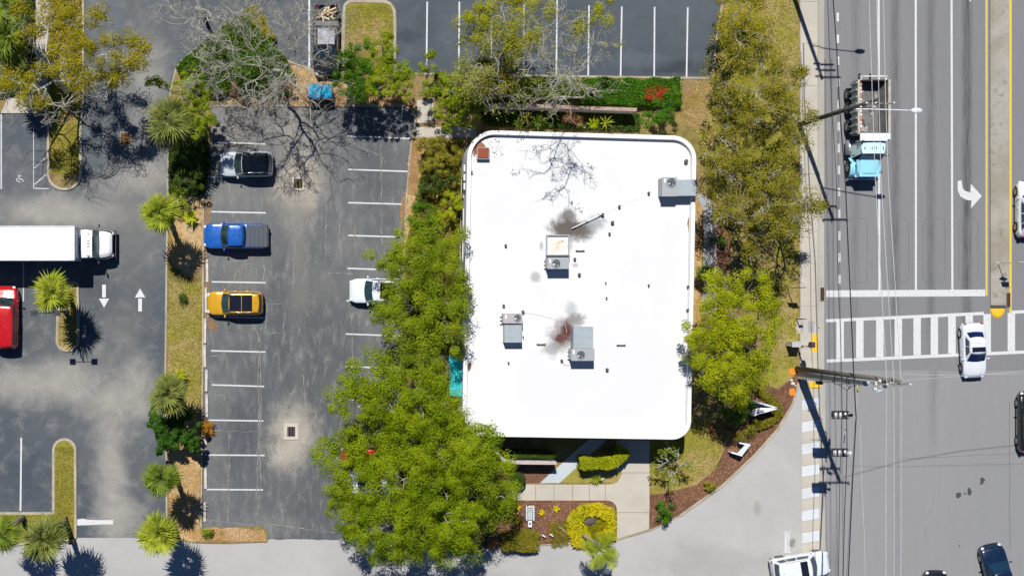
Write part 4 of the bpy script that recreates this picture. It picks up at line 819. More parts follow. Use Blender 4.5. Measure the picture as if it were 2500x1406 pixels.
    for s in (-1, 1):
        for a, b in nw:
            k = MB(); k.grid(lambda u, v: (lambda p: (p[0], p[1] + s * .012, p[2] + .004))(side_pt(a + (b - a) * u + (v * .02 if b > .8 else 0), .26 + v * .6, s)), 4, 3, flip=s > 0); link('side_window', k.mesh('side_window', True), glass, root)
        y, z = Sf(cowl - .1, 4); k = MB(); k.ell((cowl - .22, s * (hwd + .1), belt + .02), (.07, .12, .07), 8, 6); k.box((cowl - .2, s * (hwd + .0), belt), (.05, .12, .04)); link('side_mirror', k.mesh('side_mirror', True), pt, root)
        yh = hw_(X1 - .22) * .80; k = MB(); k.ell((X1 - .2, s * yh, top(X1 - .2) - .08), (.19, .15, .075), 10, 6); link('headlight', k.mesh('headlight', True), m_lamp, root)
        yh = hw_(X0 + .08) * .86; k = MB(); k.ell((X0 + .08, s * yh, deck * .86), (.09, .12, .1), 8, 6); link('tail_light', k.mesh('tail_light', True), m_red, root)
        for xw in (wf, wb_): wheel(root, xw, s * (hwd - .115), wheel_r, .22)
        if rails: k = MB(); q = [side_pt(u, 1.0, s) for u in np.linspace(.06, .88, 8)]; k.tube([(p[0], p[1] * .93, p[2] + .055 - (.03 if i in (0, 7) else 0)) for i, p in enumerate(q)], .018, 6); link('roof_rail', k.mesh('roof_rail', True), m_chrome, root)
        k = MB(); k.tube([(cowl - .02, s * .35, belt - .03 + .02), (cowl + .06, s * .02 + .1, belt - .02)], .008, 4); link('wiper', k.mesh('wiper'), m_trim, root)
    k = MB(); k.box((X1 - .03, 0, hood * .52), (.05, Wd * .5, .18)); link('grille', k.mesh('grille'), m_trim, root)
    k = MB(); k.box((X0 - .005, 0, .62), (.02, .32, .13)); link('number_plate', k.mesh('number_plate'), m_pl, root)
    for e, s in ((X1, 1), (X0, -1)):
        k = MB(); k.grid(lambda u, v: (e + s * (.035 - .22 * (2 * u - 1) ** 4), (2 * u - 1) * hw_(e) * 1.22, .30 + .2 * v), 10, 2); link('bumper', k.mesh('bumper', True), m_trim, root)
    if sunroof:
        for a, b in sunroof:
            xa, xb = rr + (rf - rr) * a, rr + (rf - rr) * b; wv = wr2 * .84; k = MB(); k.box(((xa + xb) / 2, 0, zr + .055), (abs(xb - xa), 2 * wv, .07))
            k.v = [(x_, y_ * (1 if z_ < zr + .05 else .93), z_) for x_, y_, z_ in k.v]; link('sunroof', k.mesh('sunroof'), mat('sunroof_glass', (.012, .013, .02), .08, spec=.8), roof)
    k = MB(); k.tube([(rr + .25, 0, zr + .06), (rr + .12, 0, zr + .16)], .012, 5); link('antenna', k.mesh('antenna'), m_trim, roof)
    return root, dict(X0=X0, X1=X1, hwd=hwd, top=top, cowl=cowl, rr=rr, rb=rb, deck=deck, pt=pt)

car(601, 401, 180, 'silver SUV, dark roofed, parked at the north end of the left stalls', (.46, .5, .54), 4.15, 1.95, 1.72, 'suv', roofcol=mat('roof_navy', (.004, .006, .012), .14, spec=.3), rails=True, wheel_r=.36, group=None)
r, q = car(576, 576, 180, 'blue pickup, grey ribbed bed cover, parked facing the grass strip', (.012, .105, .42), 5.05, 1.98, 1.85, 'pickup', name='pickup_truck', cat='pickup truck', wheel_r=.38)
m_ton = mat('tonneau_grey', (.05, .06, .07), .6)
for i in range(5):
    k = MB(); k.box((q['X0'] + .24 + i * .325, 0, q['deck'] + .055), (.30, 1.72, .05)); link('bed_cover_panel', k.mesh('bed_cover_panel'), m_ton, r)
car(573, 740, 180, 'yellow SUV, black panoramic roof, below the blue pickup', (.62, .33, .012), 4.35, 1.86, 1.62, 'suv', sunroof=((.2, .58), (.6, 1.03)), rails=True)
car(925, 710, 180, 'white SUV, half hidden under the tree on the right side of the middle lot', (.68, .72, .74), 4.6, 1.92, 1.66, 'suv', rails=True, sunroof=((.3, .8),))
car(900, 1116, 180, 'red hatchback, almost hidden under the big green tree', (.45, .012, .012), 4.3, 1.8, 1.5, 'hatch')
car(905, 1178, 180, 'white sedan, almost hidden under the big green tree', (.66, .69, .72), 4.6, 1.8, 1.45, 'sedan')
car(11, 775, 90, 'red minivan, parked at the left picture edge below the box truck', (.5, .008, .01), 4.9, 2.0, 1.78, 'van')
# black pickup with loaded open bed
r, q = car(796, 98, -90, 'black pickup, open bed loaded with split logs, parked above the blue dumpster', (.018, .018, .022), 5.5, 2.0, 1.85, 'pickup', name='pickup_truck', cat='pickup truck', box='open', wheel_r=.38, sunroof=None)
k = MB(); k.grid(lambda u, v: (q['rr'] + .05 + u * 1.22, (2 * v - 1) * .64, 1.915 + .02 * (1 - (2 * v - 1) ** 2)), 3, 4); link('roof_glare', k.mesh('roof_glare', True), mat('glare_lilac', (.3, .3, .35), .5, var=.25), r)  # whitish reflection on the black roof, painted as a pale sheet
k = MB(); k.box((q['X0'] + 1.55, 0, 1.16), (.34, 1.78, .16)); tb = k.mesh('toolbox'); o = link('toolbox', tb, mat('toolbox_grey', (.08, .08, .085), .4), None); tag(o, 'dark crosswise toolbox in the bed of the black pickup', 'toolbox'); o.rotation_euler = r.rotation_euler; o.location = r.location
m_log = [mat('split_log_%d' % i, c, .9, var=.25) for i, c in enumerate([(.6, .47, .3), (.5, .36, .22), (.68, .58, .42)])]
gl = Vector(r.location)
for i in range(14):
    k = MB(); L_ = random.uniform(.45, .8); k.tube([(-L_ / 2, 0, 0), (L_ / 2, 0, 0)], random.uniform(.07, .11), 5)
    lx = q['X0'] + .35 + random.uniform(0, .85); ly = random.uniform(-.65, .65); v = Matrix.Rotation(math.radians(-90), 3, 'Z') @ Vector((lx, ly, 0))
    o = link('log', k.mesh('log'), m_log[i % 3], None, (gl.x + v.x, gl.y + v.y, .78 + .12 * (i // 5)), (0, random.uniform(-.12, .12), random.uniform(-.9, .9) + (1.2 if i % 2 else 0))); tag(o, 'pale split log heaped in the bed of the black pickup', 'log', 'split logs heaped in the pickup bed')
car(2380, 856, -90, 'white sedan, driving over the crosswalk beside the yellow median nose', (.7, .76, .8), 4.3, 1.78, 1.45, 'sedan', name='moving_car', sunroof=((.55, .95),), glass=mat('glass_navy', (.006, .01, .05), .06, spec=.8))
for o in COL.objects:
    if o.get('label', '').startswith('white sedan, driving'): o.rotation_euler.z = math.radians(-87.5)
car(2516, 510, 90, 'white car, cut by the right picture edge next to the median', (.66, .7, .73), 4.4, 1.8, 1.5, 'hatch', name='moving_car')
car(2521, 1031, 90, 'black car, cut by the right picture edge in the intersection', (.01, .01, .012), 4.7, 1.9, 1.5, 'sedan', name='moving_car')
car(2441, 1405, 104, 'dark blue sedan, nose up, entering at the bottom right corner', (.006, .02, .05), 4.8, 1.9, 1.45, 'sedan', name='moving_car', glass=mat('glass_bl', (.008, .03, .06), .06, spec=.8))
car(2290, 1468, 91, 'near black car, only its nose showing at the bottom edge', (.014, .01, .016), 4.6, 1.86, 1.45, 'sedan', name='moving_car')
car(1957, 1383, 9.5, 'white SUV, turning out of the driveway at the bottom edge', (.74, .78, .78), 4.55, 1.9, 1.75, 'suv', name='moving_car', rails=True, sunroof=((.66, .9),), glass=mat('glass_greyblue', (.04, .05, .07), .1, spec=.7))

# ---- white box truck
pw = paintm('truck_white', (.8, .81, .82)); g = W(60, 597, 1.0)
bt = empty('box_truck', (g.x, g.y, .01), 'long white box truck standing across the west parking lot', 'truck'); gx0 = g.x
def lx(px, z): return W(px, 597, z).x - gx0
f = lx(182, 3.75); k = MB(); k.box(((f - 6.6) / 2, 0, 2.45), (f + 6.6, 2.56, 2.5)); link('cargo_box', k.mesh('cargo_box'), pw, bt)
k = MB()
for s in (-1, 1): k.box(((f - 6.6) / 2, s * 1.275, 3.69), (f + 6.6, .07, .09)); k.box(((f - 6.6) / 2, s * 1.275, 1.22), (f + 6.6, .07, .12))
k.box((f - .02, 0, 3.69), (.07, 2.5, .09)); link('box_trim', k.mesh('box_trim'), mat('alu_trim', (.45, .5, .53), .4, .5), bt)
k = MB(); k.box((f + .04, 0, 3.0), (.05, 2.3, 1.1)); link('front_panel', k.mesh('front_panel'), mat('panel_bluegrey', (.3, .4, .47), .5), bt)
k = MB()
for y in (-1, 1): k.box((f * .5 - 3, y * .45, .85), (f + 8.2, .1, .22))
link('chassis', k.mesh('chassis'), m_trim, bt)
cr = f + .22; cf = lx(226, 2.3); hf = lx(273, 1.6)
k = MB()
def cab(u, v):
    x = cr + (cf - cr) * u; s = 2 * v - 1; return (x, s * 1.06 * (1 - .03 * u), 2.42 + .1 * (1 - s ** 4) + .04 * math.sin(u * 3))
k.grid(cab, 6, 10)
for s in (-1, 1): k.grid(lambda u, v: (cr + (cf + .12 - cr) * u + .35 * u * (1 - v), s * (1.12 - .06 * v) * (1 - .03 * u), .75 + 1.67 * v + .0), 5, 4, flip=s > 0)
k.grid(lambda u, v: (cr, (2 * u - 1) * 1.1, .75 + 1.7 * v), 2, 2); link('cab', k.mesh('cab', True), pw, bt)
k = MB(); k.grid(lambda u, v: (cf + .02 + .34 * (1 - v) + .1 * (1 - (2 * u - 1) ** 2), (2 * u - 1) * (1.06 - .04 * v), 1.72 + .74 * v), 10, 4); link('windshield', k.mesh('windshield', True), mat('glass_teal', (.1, .16, .16), .15, var=.5, scale=2, spec=.7), bt)
k = MB()
def hd(u, v):
    s = 2 * v - 1; w = 1.02 - .22 * u ** 2.5; t = 1.72 - .12 * u - .3 * max(0, u - .8) * 5 * .6; return (cf + .33 + (hf - cf - .33) * u, s * w, t - .5 * max(0, abs(s) - .7) ** 1.5 * 2.2 + .05 * (1 - s * s))
k.grid(hd, 10, 14); link('hood', k.mesh('hood', True), pw, bt)
k = MB(); 
for s in (-1, 1): k.grid(lambda u, v: (cf + .3 + (hf - cf - .35) * u, s * (1.1 - .16 * u ** 3 + .06 * math.sin(math.pi * v)), .62 + .85 * v), 8, 5, flip=s > 0)
link('fender', k.mesh('fender', True), pw, bt)
k = MB(); k.box((hf - .04, 0, 1.05), (.1, 1.5, .7)); link('grille', k.mesh('grille'), m_trim, bt)
k = MB(); k.box((hf + .08, 0, .6), (.2, 2.2, .3)); link('bumper', k.mesh('bumper'), mat('bumper_dark', (.03, .03, .033), .5), bt)
for s in (-1, 1):
    wheel(bt, hf - .75, s * 1.0, .48, .28, m_white); wheel(bt, f - 5.2, s * .95, .48, .5, m_white)
    k = MB(); k.ell((hf - .02, s * .82, 1.12), (.12, .16, .12)); link('headlight', k.mesh('headlight', True), m_lamp, bt)
    k = MB(); k.tube([(cf + .25, s * 1.1, 1.9), (cf + .4, s * 1.35, 1.9)], .02, 5); k.box((cf + .42, s * 1.4, 1.85), (.09, .2, .4)); link('side_mirror', k.mesh('side_mirror'), m_trim, bt)
for y in (-.92, -.2, 0, .2, .75): k = MB(); k.box((cf - .28, y, 2.56), (.17, .07, .05)); link('marker_light', k.mesh('marker_light'), mat('marker_amber', (.25, .16, .1), .4), bt)

# ---- blue dump truck on the road, nose to the south
g = W(2111, 310, 1.0); dt = empty('dump_truck', (g.x, g.y, .01), 'pale blue dump truck with empty grey ribbed bed driving down the left road lane', 'truck', rz=math.radians(-90))
def ly(py, z): return -(W(2111, py, z).y - g.y)      # along the truck (nose = +x)
pb = paintm('sky_blue', (.3, .66, .82)); m_bed = mat('bed_greygreen', (.27, .32, .32), .7, var=.25, scale=1.5); m_bedin = mat('bed_inside', (.15, .145, .145), .8, var=.4, scale=1.2); m_rail = mat('bed_rail_tan', (.42, .38, .33), .7, var=.3)
x0 = ly(197, 2.5); x1 = ly(327, 2.5); hw = 1.14; xm = (x0 + x1) / 2; bl = x1 - x0
k = MB()
for s in (-1, 1): k.box((xm, s * hw, 1.95), (bl, .08, 1.2))
k.box((x1, 0, 2.0), (.08, 2 * hw + .08, 1.35)); link('bed_wall', k.mesh('bed_wall'), m_bed, dt)
k = MB(); k.box((xm, 0, 1.32), (bl, 2 * hw - .08, .1)); link('bed_floor', k.mesh('bed_floor'), m_bedin, dt)
k = MB()
for s in (-1, 1): k.grid(lambda u, v: (x0 + .05 + (bl - .1) * u, s * (hw - .05 - .22 * (1 - v)), 1.37 + 1.1 * v), 4, 3, flip=s < 0)
link('bed_lining', k.mesh('bed_lining'), m_bedin, dt)
for s in (-1, 1):
    k = MB(); k.box((xm, s * (hw + .02), 2.58), (bl + .1, .17, .1)); link('bed_rail', k.mesh('bed_rail'), m_rail, dt)
    for i in range(8): k = MB(); k.box((x0 + .15 + (bl - .3) * i / 7, s * (hw + .11), 1.93), (.13, .14, 1.15)); link('bed_rib', k.mesh('bed_rib'), m_bed, dt)
    for x_, r in ((ly(231, .5), .5), (ly(266, .5), .5), (ly(309, .5), .5)): wheel(dt, x_, s * .98, r, .46, m_rim, .55)
    wheel(dt, ly(409, .5), s * 1.0, .52, .3, m_rim, .55)
k = MB(); k.box((x0 - .02, 0, 1.95), (.08, 2 * hw, 1.1)); tg = link('tailgate', k.mesh('tailgate'), mat('gate_dark', (.05, .025, .03), .8), dt)
k = MB(); k.box((x0 - .32, 0, 2.5), (.1, 2.1, .08)); k.box((x0 - .17, -.95, 2.5), (.3, .09, .08)); k.box((x0 - .17, .95, 2.5), (.3, .09, .08)); link('tailgate_frame', k.mesh('tailgate_frame'), mat('dusty_white', (.6, .56, .52), .8, var=.3), dt)
m_tarp = mat('tarp_pale', (.6, .55, .46), .8, var=.4)
for i in range(13): k = MB(); k.ell((x0 + .3 + i * bl / 14, -hw * .78 + random.uniform(-.05, .03), 2.35), (.16, .12, .07), 7, 5); link('tarp_fold', k.mesh('tarp_fold', True), m_tarp if i % 3 else mat('tarp_orange', (.4, .2, .1), .8), dt)
xc0, xc1 = ly(326, 2.85), ly(344, 2.85); k = MB(); k.box(((xc0 + xc1) / 2, 0, 2.78), (xc1 - xc0, 2 * hw, .1)); link('cab_guard', k.mesh('cab_guard'), mat('guard_white', (.72, .76, .77), .5), dt)
a0, a1, a2 = ly(347, 2.6), ly(375, 2.6), ly(386, 2.0); nose_ = ly(430, 1.7)
k = MB()
def rf_(u, v): s = 2 * v - 1; return (a0 + (a1 - a0) * u, s * .92 * (1 - .1 * u ** 3), 2.5 + .12 * (1 - s ** 4) * (1 - .3 * u ** 2))
k.grid(rf_, 6, 10)
for s in (-1, 1): k.grid(lambda u, v: (a0 + (a1 + .2 * (1 - v) - a0) * u, s * (1.0 - .08 * v), .8 + 1.7 * v), 4, 4, flip=s > 0)
k.grid(lambda u, v: (a0, (2 * u - 1) * .96, .8 + 1.72 * v), 2, 2); link('cab', k.mesh('cab', True), paintm('roof_pale_blue', (.58, .82, .85)), dt)
k = MB(); k.grid(lambda u, v: (a1 + .02 + .4 * (1 - v) + .06 * (1 - (2 * u - 1) ** 2), (2 * u - 1) * .88, 1.85 + .68 * v), 8, 3); link('windshield', k.mesh('windshield', True), mat('glass_navyb', (.006, .03, .1), .07, spec=.8), dt)
k = MB()
def hd2(u, v): s = 2 * v - 1; w = .92 - .14 * u; e = max(0, u - .85) / .15; return (a1 + .38 + (nose_ - a1 - .38) * u, s * w, 1.88 - .12 * u - .35 * e * e - .3 * max(0, abs(s) - .75) * 3 + .06 * (1 - s * s))
k.grid(hd2, 10, 12); link('hood', k.mesh('hood', True), pb, dt)
k = MB(); k.box(((a1 + nose_) / 2 + .2, 0, 1.3), (nose_ - a1 - .3, 1.5, .95)); link('engine_bay', k.mesh('engine_bay'), pb, dt)
for s in (-1, 1):
    k = MB(); k.grid(lambda u, v: (ly(409, .5) + .75 * math.cos(math.pi * (1 - u)), s * (.75 + .42 * v), .55 + .62 * math.sin(math.pi * u)), 10, 3, flip=s < 0); link('fender', k.mesh('fender', True), pb, dt)
    k = MB(); k.tube([(a1 - .1, s * 1.0, 1.9), (a1 + .1, s * 1.3, 1.9)], .02, 5); k.box((a1 + .1, s * 1.33, 1.85), (.08, .17, .45)); link('side_mirror', k.mesh('side_mirror'), m_chrome, dt)
    k = MB(); k.cyl((a0 - .12, s * .98, .9), .07, 2.1, 10); link('exhaust_stack', k.mesh('exhaust_stack', True), m_chrome, dt)
    k = MB(); k.tube([(ly(343, .6), s * 1.0, .6), (ly(378, .6), s * 1.0, .6)], .3, 14); link('fuel_tank', k.mesh('fuel_tank', True), mat('tank_alu', (.4, .42, .44), .35, .7), dt)
    k = MB(); k.ell((nose_ - .02, s * .72, 1.15), (.12, .15, .13)); link('headlight', k.mesh('headlight', True), m_lamp, dt)
    k = MB(); k.box((xm, s * .42, 1.05), (bl + 1.5, .1, .3)); link('chassis_rail', k.mesh('chassis_rail'), m_trim, dt)
for y in (-.7, -.16, 0, .16, .7): k = MB(); k.box((a1 - .42, y, 2.63), (.2, .05, .05)); link('marker_light', k.mesh('marker_light'), mat('marker_dark', (.1, .12, .12), .5), dt)
k = MB(); k.box((nose_ + .02, 0, 1.2), (.08, 1.1, .7)); link('grille', k.mesh('grille'), m_chrome, dt)
k = MB(); k.box((nose_ + .16, 0, .6), (.16, 2.3, .3)); link('bumper', k.mesh('bumper'), m_chrome, dt)

for i in range(9):
    k = MB(); k.box((x0 + .5 + i * (bl - 1) / 8 + random.uniform(-.1, .1), random.uniform(-.5, .75), 1.41), (random.uniform(.3, .9), random.uniform(.06, .5), .04), random.uniform(-.3, .3)); link('plank', k.mesh('plank'), mat('debris_%d' % (i % 3), [(.24, .23, .22), (.08, .075, .075), (.33, .31, .29)][i % 3], .9, var=.3), dt)
for px_, pz_ in ((0, 0),):
    k = MB()
    for i in range(10): k.box((-4.2 + i * .95, 0, 3.708), (.03, 2.45, .014))
    link('roof_seam', k.mesh('roof_seam'), mat('seam_grey', (.66, .68, .7), .5), bt)['kind'] = 'stuff'
# ---- blue lidded dumpster
g = W(782, 232, .7); d = empty('dumpster', (g.x, g.y, BZ), 'blue dumpster with bright blue ribbed lid between black pickup and middle lot', 'dumpster'); m_db = mat('dumpster_dark', (.02, .03, .045), .6); m_lid = mat('lid_blue', (.015, .36, .62), .45, var=.15)
k = MB(); bx(k, 754, 210, 811, 244, BZ + .1, 1.2); k.build('bin', m_db, d)
a = W(753, 206, 1.45); b = W(811, 239, 1.3)
for i in range(2):
    xa = a.x + (b.x - a.x) * (i * .5 + .01); xb = a.x + (b.x - a.x) * (i * .5 + .49); k = MB(); k.add([(xa, a.y, 1.42), (xb, a.y, 1.42), (xb, b.y, 1.24), (xa, b.y, 1.24), (xa, a.y, 1.36), (xb, a.y, 1.36), (xb, b.y, 1.18), (xa, b.y, 1.18)], [(3, 2, 1, 0), (0, 1, 5, 4), (1, 2, 6, 5), (2, 3, 7, 6), (3, 0, 4, 7)])
    for j in range(6): t = (j + .5) / 6; x_ = xa + (xb - xa) * t; k.add([(x_ - .03, a.y - .03, 1.44), (x_ + .03, a.y - .03, 1.44), (x_ + .03, b.y + .03, 1.26), (x_ - .03, b.y + .03, 1.26)], [(3, 2, 1, 0)])
    k.build('lid', m_lid, d)
for s in (-1, 1): k = MB(); k.box((g.x + s * .98, g.y, .8), (.1, .5, .18)); k.build('fork_sleeve', m_db, d)
k = MB(); k.box((g.x, b.y - .06, 1.05), (1.9, .05, .12)); k.build('rim_bar', mat('bar_bluegrey', (.12, .15, .2), .5), d)
# ---------------------------------------------------------------- poles, wires, signals, signs
m_pole = mat('pole_wood_dark', (.07, .06, .05), .85, var=.25); m_pole2 = mat('pole_wood', (.16, .15, .12), .85, var=.3); m_galv = mat('galvanised', (.5, .52, .54), .4, .5); m_blk = mat('black_metal', (.015, .015, .017), .5); m_ins = mat('porcelain', (.7, .72, .74), .3)
def upole(base, top, h, label, m, r0, r1, arms=()):
    b = W(*base); t = W(top[0], top[1], h); p = empty('utility_pole', (b.x, b.y, 0), label, 'utility pole')
    k = MB(); k.tube([(b.x, b.y, -.05), b.lerp(t, .5), t], [r0, (r0 + r1) / 2, r1], 14); k.build('pole', m, p, True)
    for (f, L, ox) in arms:
        c = b.lerp(t, f); k = MB(); k.box((c.x + ox, c.y - .22, c.z), (L, .1, .12)); k.build('crossarm', m_pole2, p)
        for e in (-.46, -.15, .46): k = MB(); q = (c.x + ox + L * e, c.y - .22, c.z + .06); k.cyl(q, .03, .1, 6); k.ell((q[0], q[1], q[2] + .16), (.075, .075, .1), 8, 5); k.build('insulator', m_ins, p, True)
    return p, b, t
HB, HA = 13.4, 16.6
pA, bA, tA = upole((1950, 305), (2145, 243), HB, 'dark wooden utility pole leaning over the dump truck with a street lamp arm', m_pole, .2, .12, ((.97, 2.0, .2), (.83, 1.0, .2)))
pB, bB, tB = upole((1945, 900), (2196, 930), HA, 'tall weathered wooden utility pole rising beside the concrete pole at the corner', m_pole2, .22, .13, ((.985, 2.4, -.4), (.86, 1.6, -.3)))
b0 = W(1925, -40); pC = empty('utility_pole', (b0.x, b0.y, 0), 'utility pole just above the picture whose shadow falls on the sidewalk', 'utility pole')
k = MB(); k.tube([(b0.x, b0.y, 0), (b0.x, b0.y, 13.6)], [.2, .12], 12); k.build('pole', m_pole, pC, True)
for z, L in ((13.4, 2.0), (12.4, 1.6), (11.6, 1.6)): k = MB(); k.box((b0.x + .5, b0.y, z), (L, .1, .12)); k.build('crossarm', m_pole2, pC)
def lumi(p, P, Q, mA, mH, name='lamp_arm'):
    k = MB(); q = [P.lerp(Q, t) + Vector((0, 0, .35 * math.sin(math.pi * .5 * t))) for t in np.linspace(0, 1, 7)]; k.tube(q, .04, 7); k.build(name, mA, p, True)
    k = MB(); e = q[-1]; k.ell((e.x + .3, e.y, e.z - .03), (.42, .2, .1), 14, 8); h = k.build('lamp_head', mH, p, True)
    k = MB(); k.cyl((e.x + .35, e.y, e.z + .05), .05, .08, 8); o = k.build('photocell', m_ins, p); return h
lumi(pC, Vector((b0.x, b0.y, 9)), Vector((b0.x + 3.4, b0.y + 0, 9.4)), m_galv, m_galv)
PA = bA.lerp(tA, .66); QA = W(2222, 272, 9.4); lumi(pA, PA, QA, m_ins, mat('lamp_white', (.62, .68, .72), .35))
# transformer tangle near the top of pole B
for i, (px, py, r, l) in enumerate([(2150, 930, .12, .3), (2162, 944, .1, .25), (2140, 950, .09, .3), (2148, 956, .1, .25)]):
    v = W(px, py, 14.2); k = MB(); k.cyl((v.x, v.y, 14.0 - .1 * i), r, l, 10); k.build('cutout_switch', m_ins, pB, True)
k = MB(); v = W(2150, 938, 14.2); e = bB.lerp(tB, .86)
k.tube([e, (v.x, v.y, 14.1), (v.x + .2, v.y - .4, 14.0), (v.x - .3, v.y - .5, 13.9)], .035, 6); k.build('bracket', m_ins, pB)
# concrete strain pole
b = W(1953, 916); t = W(2113, 936, 11.3); sp = empty('strain_pole', (b.x, b.y, 0), 'thick tapered pale concrete pole holding the traffic signal span wire at the corner', 'pole')
k = MB(); vs = []
for P, w in ((b, .27), (t, .17)):
    for a, c in ((-1, -1), (1, -1), (1, 1), (-1, 1)): vs.append((P.x + a * w, P.y + c * w, P.z))
k.add(vs, [(4, 5, 6, 7), (0, 1, 5, 4), (1, 2, 6, 5), (2, 3, 7, 6), (3, 0, 4, 7)]); k.build('pole', mat('pole_concrete', (.5, .48, .44), .85, var=.15, bump=.3), sp)
for f in (.42, .62, .8): c = b.lerp(t, f); k = MB(); k.ribbon([(c.x + .3 * x, c.y + .3 * y) for x, y in ((-1, -1), (1, -1), (1, 1), (-1, 1))], .04, c.z - .04, c.z + .04, True); k.tube([(c.x, c.y, c.z), (c.x + .2, c.y + .5, c.z + .1)], .015, 4); k.build('clamp_band', m_blk, sp)
k = MB(); c = b.lerp(t, .3); k.box((c.x + .1, c.y - .38, c.z), (.35, .25, .6)); k.build('junction_box', m_blk, sp)
m_wl = mat('wire_aluminium', (.55, .56, .57), .5, .2); m_wd = mat('wire_black', (.02, .02, .022), .7)
def wire(pts, lb, m, r=.02, z=None, name='power_line', cat='wire', grp=None):
    q = [W(p[0], p[1], p[2] if len(p) > 2 else z) for p in pts]; path = []
    for a, b in zip(q, q[1:]):
        n = max(2, int((b - a).length / 3))
        for i in range(n): path.append(a.lerp(b, i / n))
    path.append(q[-1]); k = MB(); k.tube(path, r, 5); k.thing(name, m, lb, cat, grp)
gw = 'overhead wires along the road'
for xs_, nm in (((2122, 2130, 2137, 2165, 2163, 2163), 'westernmost'), ((2140, 2146, 2151, 2182, 2183, 2183), 'middle'), ((2157, 2162, 2169, 2200, 2200, 2199), 'easternmost')):
    wire([(xs_[0] - 4, -200, 13.0), (xs_[0], 0, 13.2), (xs_[1], 243, 13.5), (xs_[2], 440, 13.9), (xs_[3], 928, 16.2), (xs_[4], 1150, 16), (xs_[5], 1500, 16)], nm + ' of the three bright phase wires through both pole tops', m_wl, .02, grp=gw)
wire([(2032, -150, 10), (2034, 0, 10), (2043, 125, 10), (2049, 250, 10), (2064, 450, 10), (2075, 700, 10.5), (2085, 930, 10.5), (2095, 930, 10.4), (2090, 1050, 10.2), (2080, 1200, 10), (2068, 1500, 10)][:7] + [(2090, 1020, 10.4), (2081, 1180, 10.2), (2067, 1500, 10)], 'thick black cable from the dashed lane line to the bottom edge', m_wd, .04, grp=gw)
wire([(2017, -100, 9), (2023, 70, 9), (2030, 250, 9), (2042, 440, 9), (2046, 700, 9), (2052, 800, 9), (2055, 935, 9.3), (2056, 1010, 9), (2050, 1180, 9), (2046, 1500, 9)], 'thin dark communication cable nearest the sidewalk', m_wd, .022, grp=gw)
wire([(2100, 1035, 11), (2104, 1180, 11), (2110, 1300, 11), (2116, 1500, 11)], 'pale guy wire starting below the signals and ending at the bottom edge', m_wl, .016, grp=gw)
wire([(2200, 929, 16), (2340, 919, 14), (2500, 906, 13), (2800, 890, 12)], 'bright wire crossing the intersection from the tall pole to the right edge', m_wl, .018, grp=gw)
wire([(2204, 912, 15), (2260, 915, 15), (2360, 915, 15), (2800, 905, 15)], 'faint upper wire crossing the intersection to the right edge', m_wl, .01, grp=gw)
wire([(2075, 944, 8.5), (2068, 952, 8.4), (2067, 1010, 8), (2068, 1100, 7.8), (2062, 1250, 8), (2056, 1500, 8)], 'black span wire carrying the two traffic signals', m_wd, .028, grp=gw, name='span_wire')
wire([(2046, 938, 9.2), (2068, 952, 8.4), (2078, 944, 9.2)], 'short forked black bridle wire above the first signal', m_wd, .022, grp=gw, name='span_wire')
wire([(2096, 940, 10), (2088, 1020, 10), (2078, 1200, 9.8), (2062, 1500, 9.6)], 'thin grey wire just left of the thick black cable', m_wl, .014, grp=gw)
wire([(2058, 1043, 7), (2065, 1043, 7), (2061, 1080, 7), (2060, 1082, 7), (2064, 1043, 7)], 'small looped pull wire hanging between the two signals', m_wl, .02, name='wire_loop')
m_sig = mat('signal_black', (.03, .03, .032), .5); m_vis = mat('signal_visor_silver', (.55, .57, .6), .4, .3)
def signal(px, py, lb, cap):
    v = W(px, py, 6.9); r = empty('traffic_signal', (v.x, v.y, 6.3), lb, 'traffic signal', 'traffic signals over the intersection')
    # a three-lens head, hung level so its lenses line up across the road
    k = MB(); k.box((v.x, v.y, 6.64), (1.12, .36, .3)); k.build('housing', m_sig, r)
    for s in (-1, 1): k = MB(); k.box((v.x, v.y + s * .26, 6.72), (1.14, .05, .46)); k.build('backplate', m_sig, r)
    for i, c in enumerate(((.3, .02, .01), (.35, .2, .01), (.01, .2, .08))):
        x = v.x - .37 + i * .37; k = MB(); k.tube([(x, v.y + .22, 6.72), (x, v.y - .24, 6.72)], .165, 14); vis = k.build('visor', m_vis, r, True)
        k = MB(); k.tube([(x, v.y - .22, 6.72), (x, v.y - .27, 6.72)], .13, 12); link('lens', k.mesh('lens', origin=r.location), mat('lens_%d' % i, c, .3), vis)
        k = MB(); k.box((x - .18, v.y, 6.88), (.035, .46, .05)); k.build('rib', m_sig, r)
    k = MB(); k.cyl((v.x + .25, v.y, 6.95), .05, 1.0, 8); k.ell((v.x + .72, v.y, 6.9), (.13, .12, .12)); k.box((v.x + .6, v.y, 6.85), (.25, .1, .08)); k.build('hanger', m_ins if cap else m_sig, r)
signal(2054, 1013, 'northern of the two striped traffic signals hanging over the road', 0); signal(2052, 1105, 'southern of the two striped traffic signals with a white hanger knob', 1)
v = W(2095, 948, 9); k = MB(); k.tube([(v.x, v.y + .25, 9), (v.x, v.y - .25, 9)], .09, 8); k.thing('wire_marker', mat('marker_yellow', (.6, .55, .06), .5), 'small yellow wire guard hanging below the concrete pole top', 'wire guard')

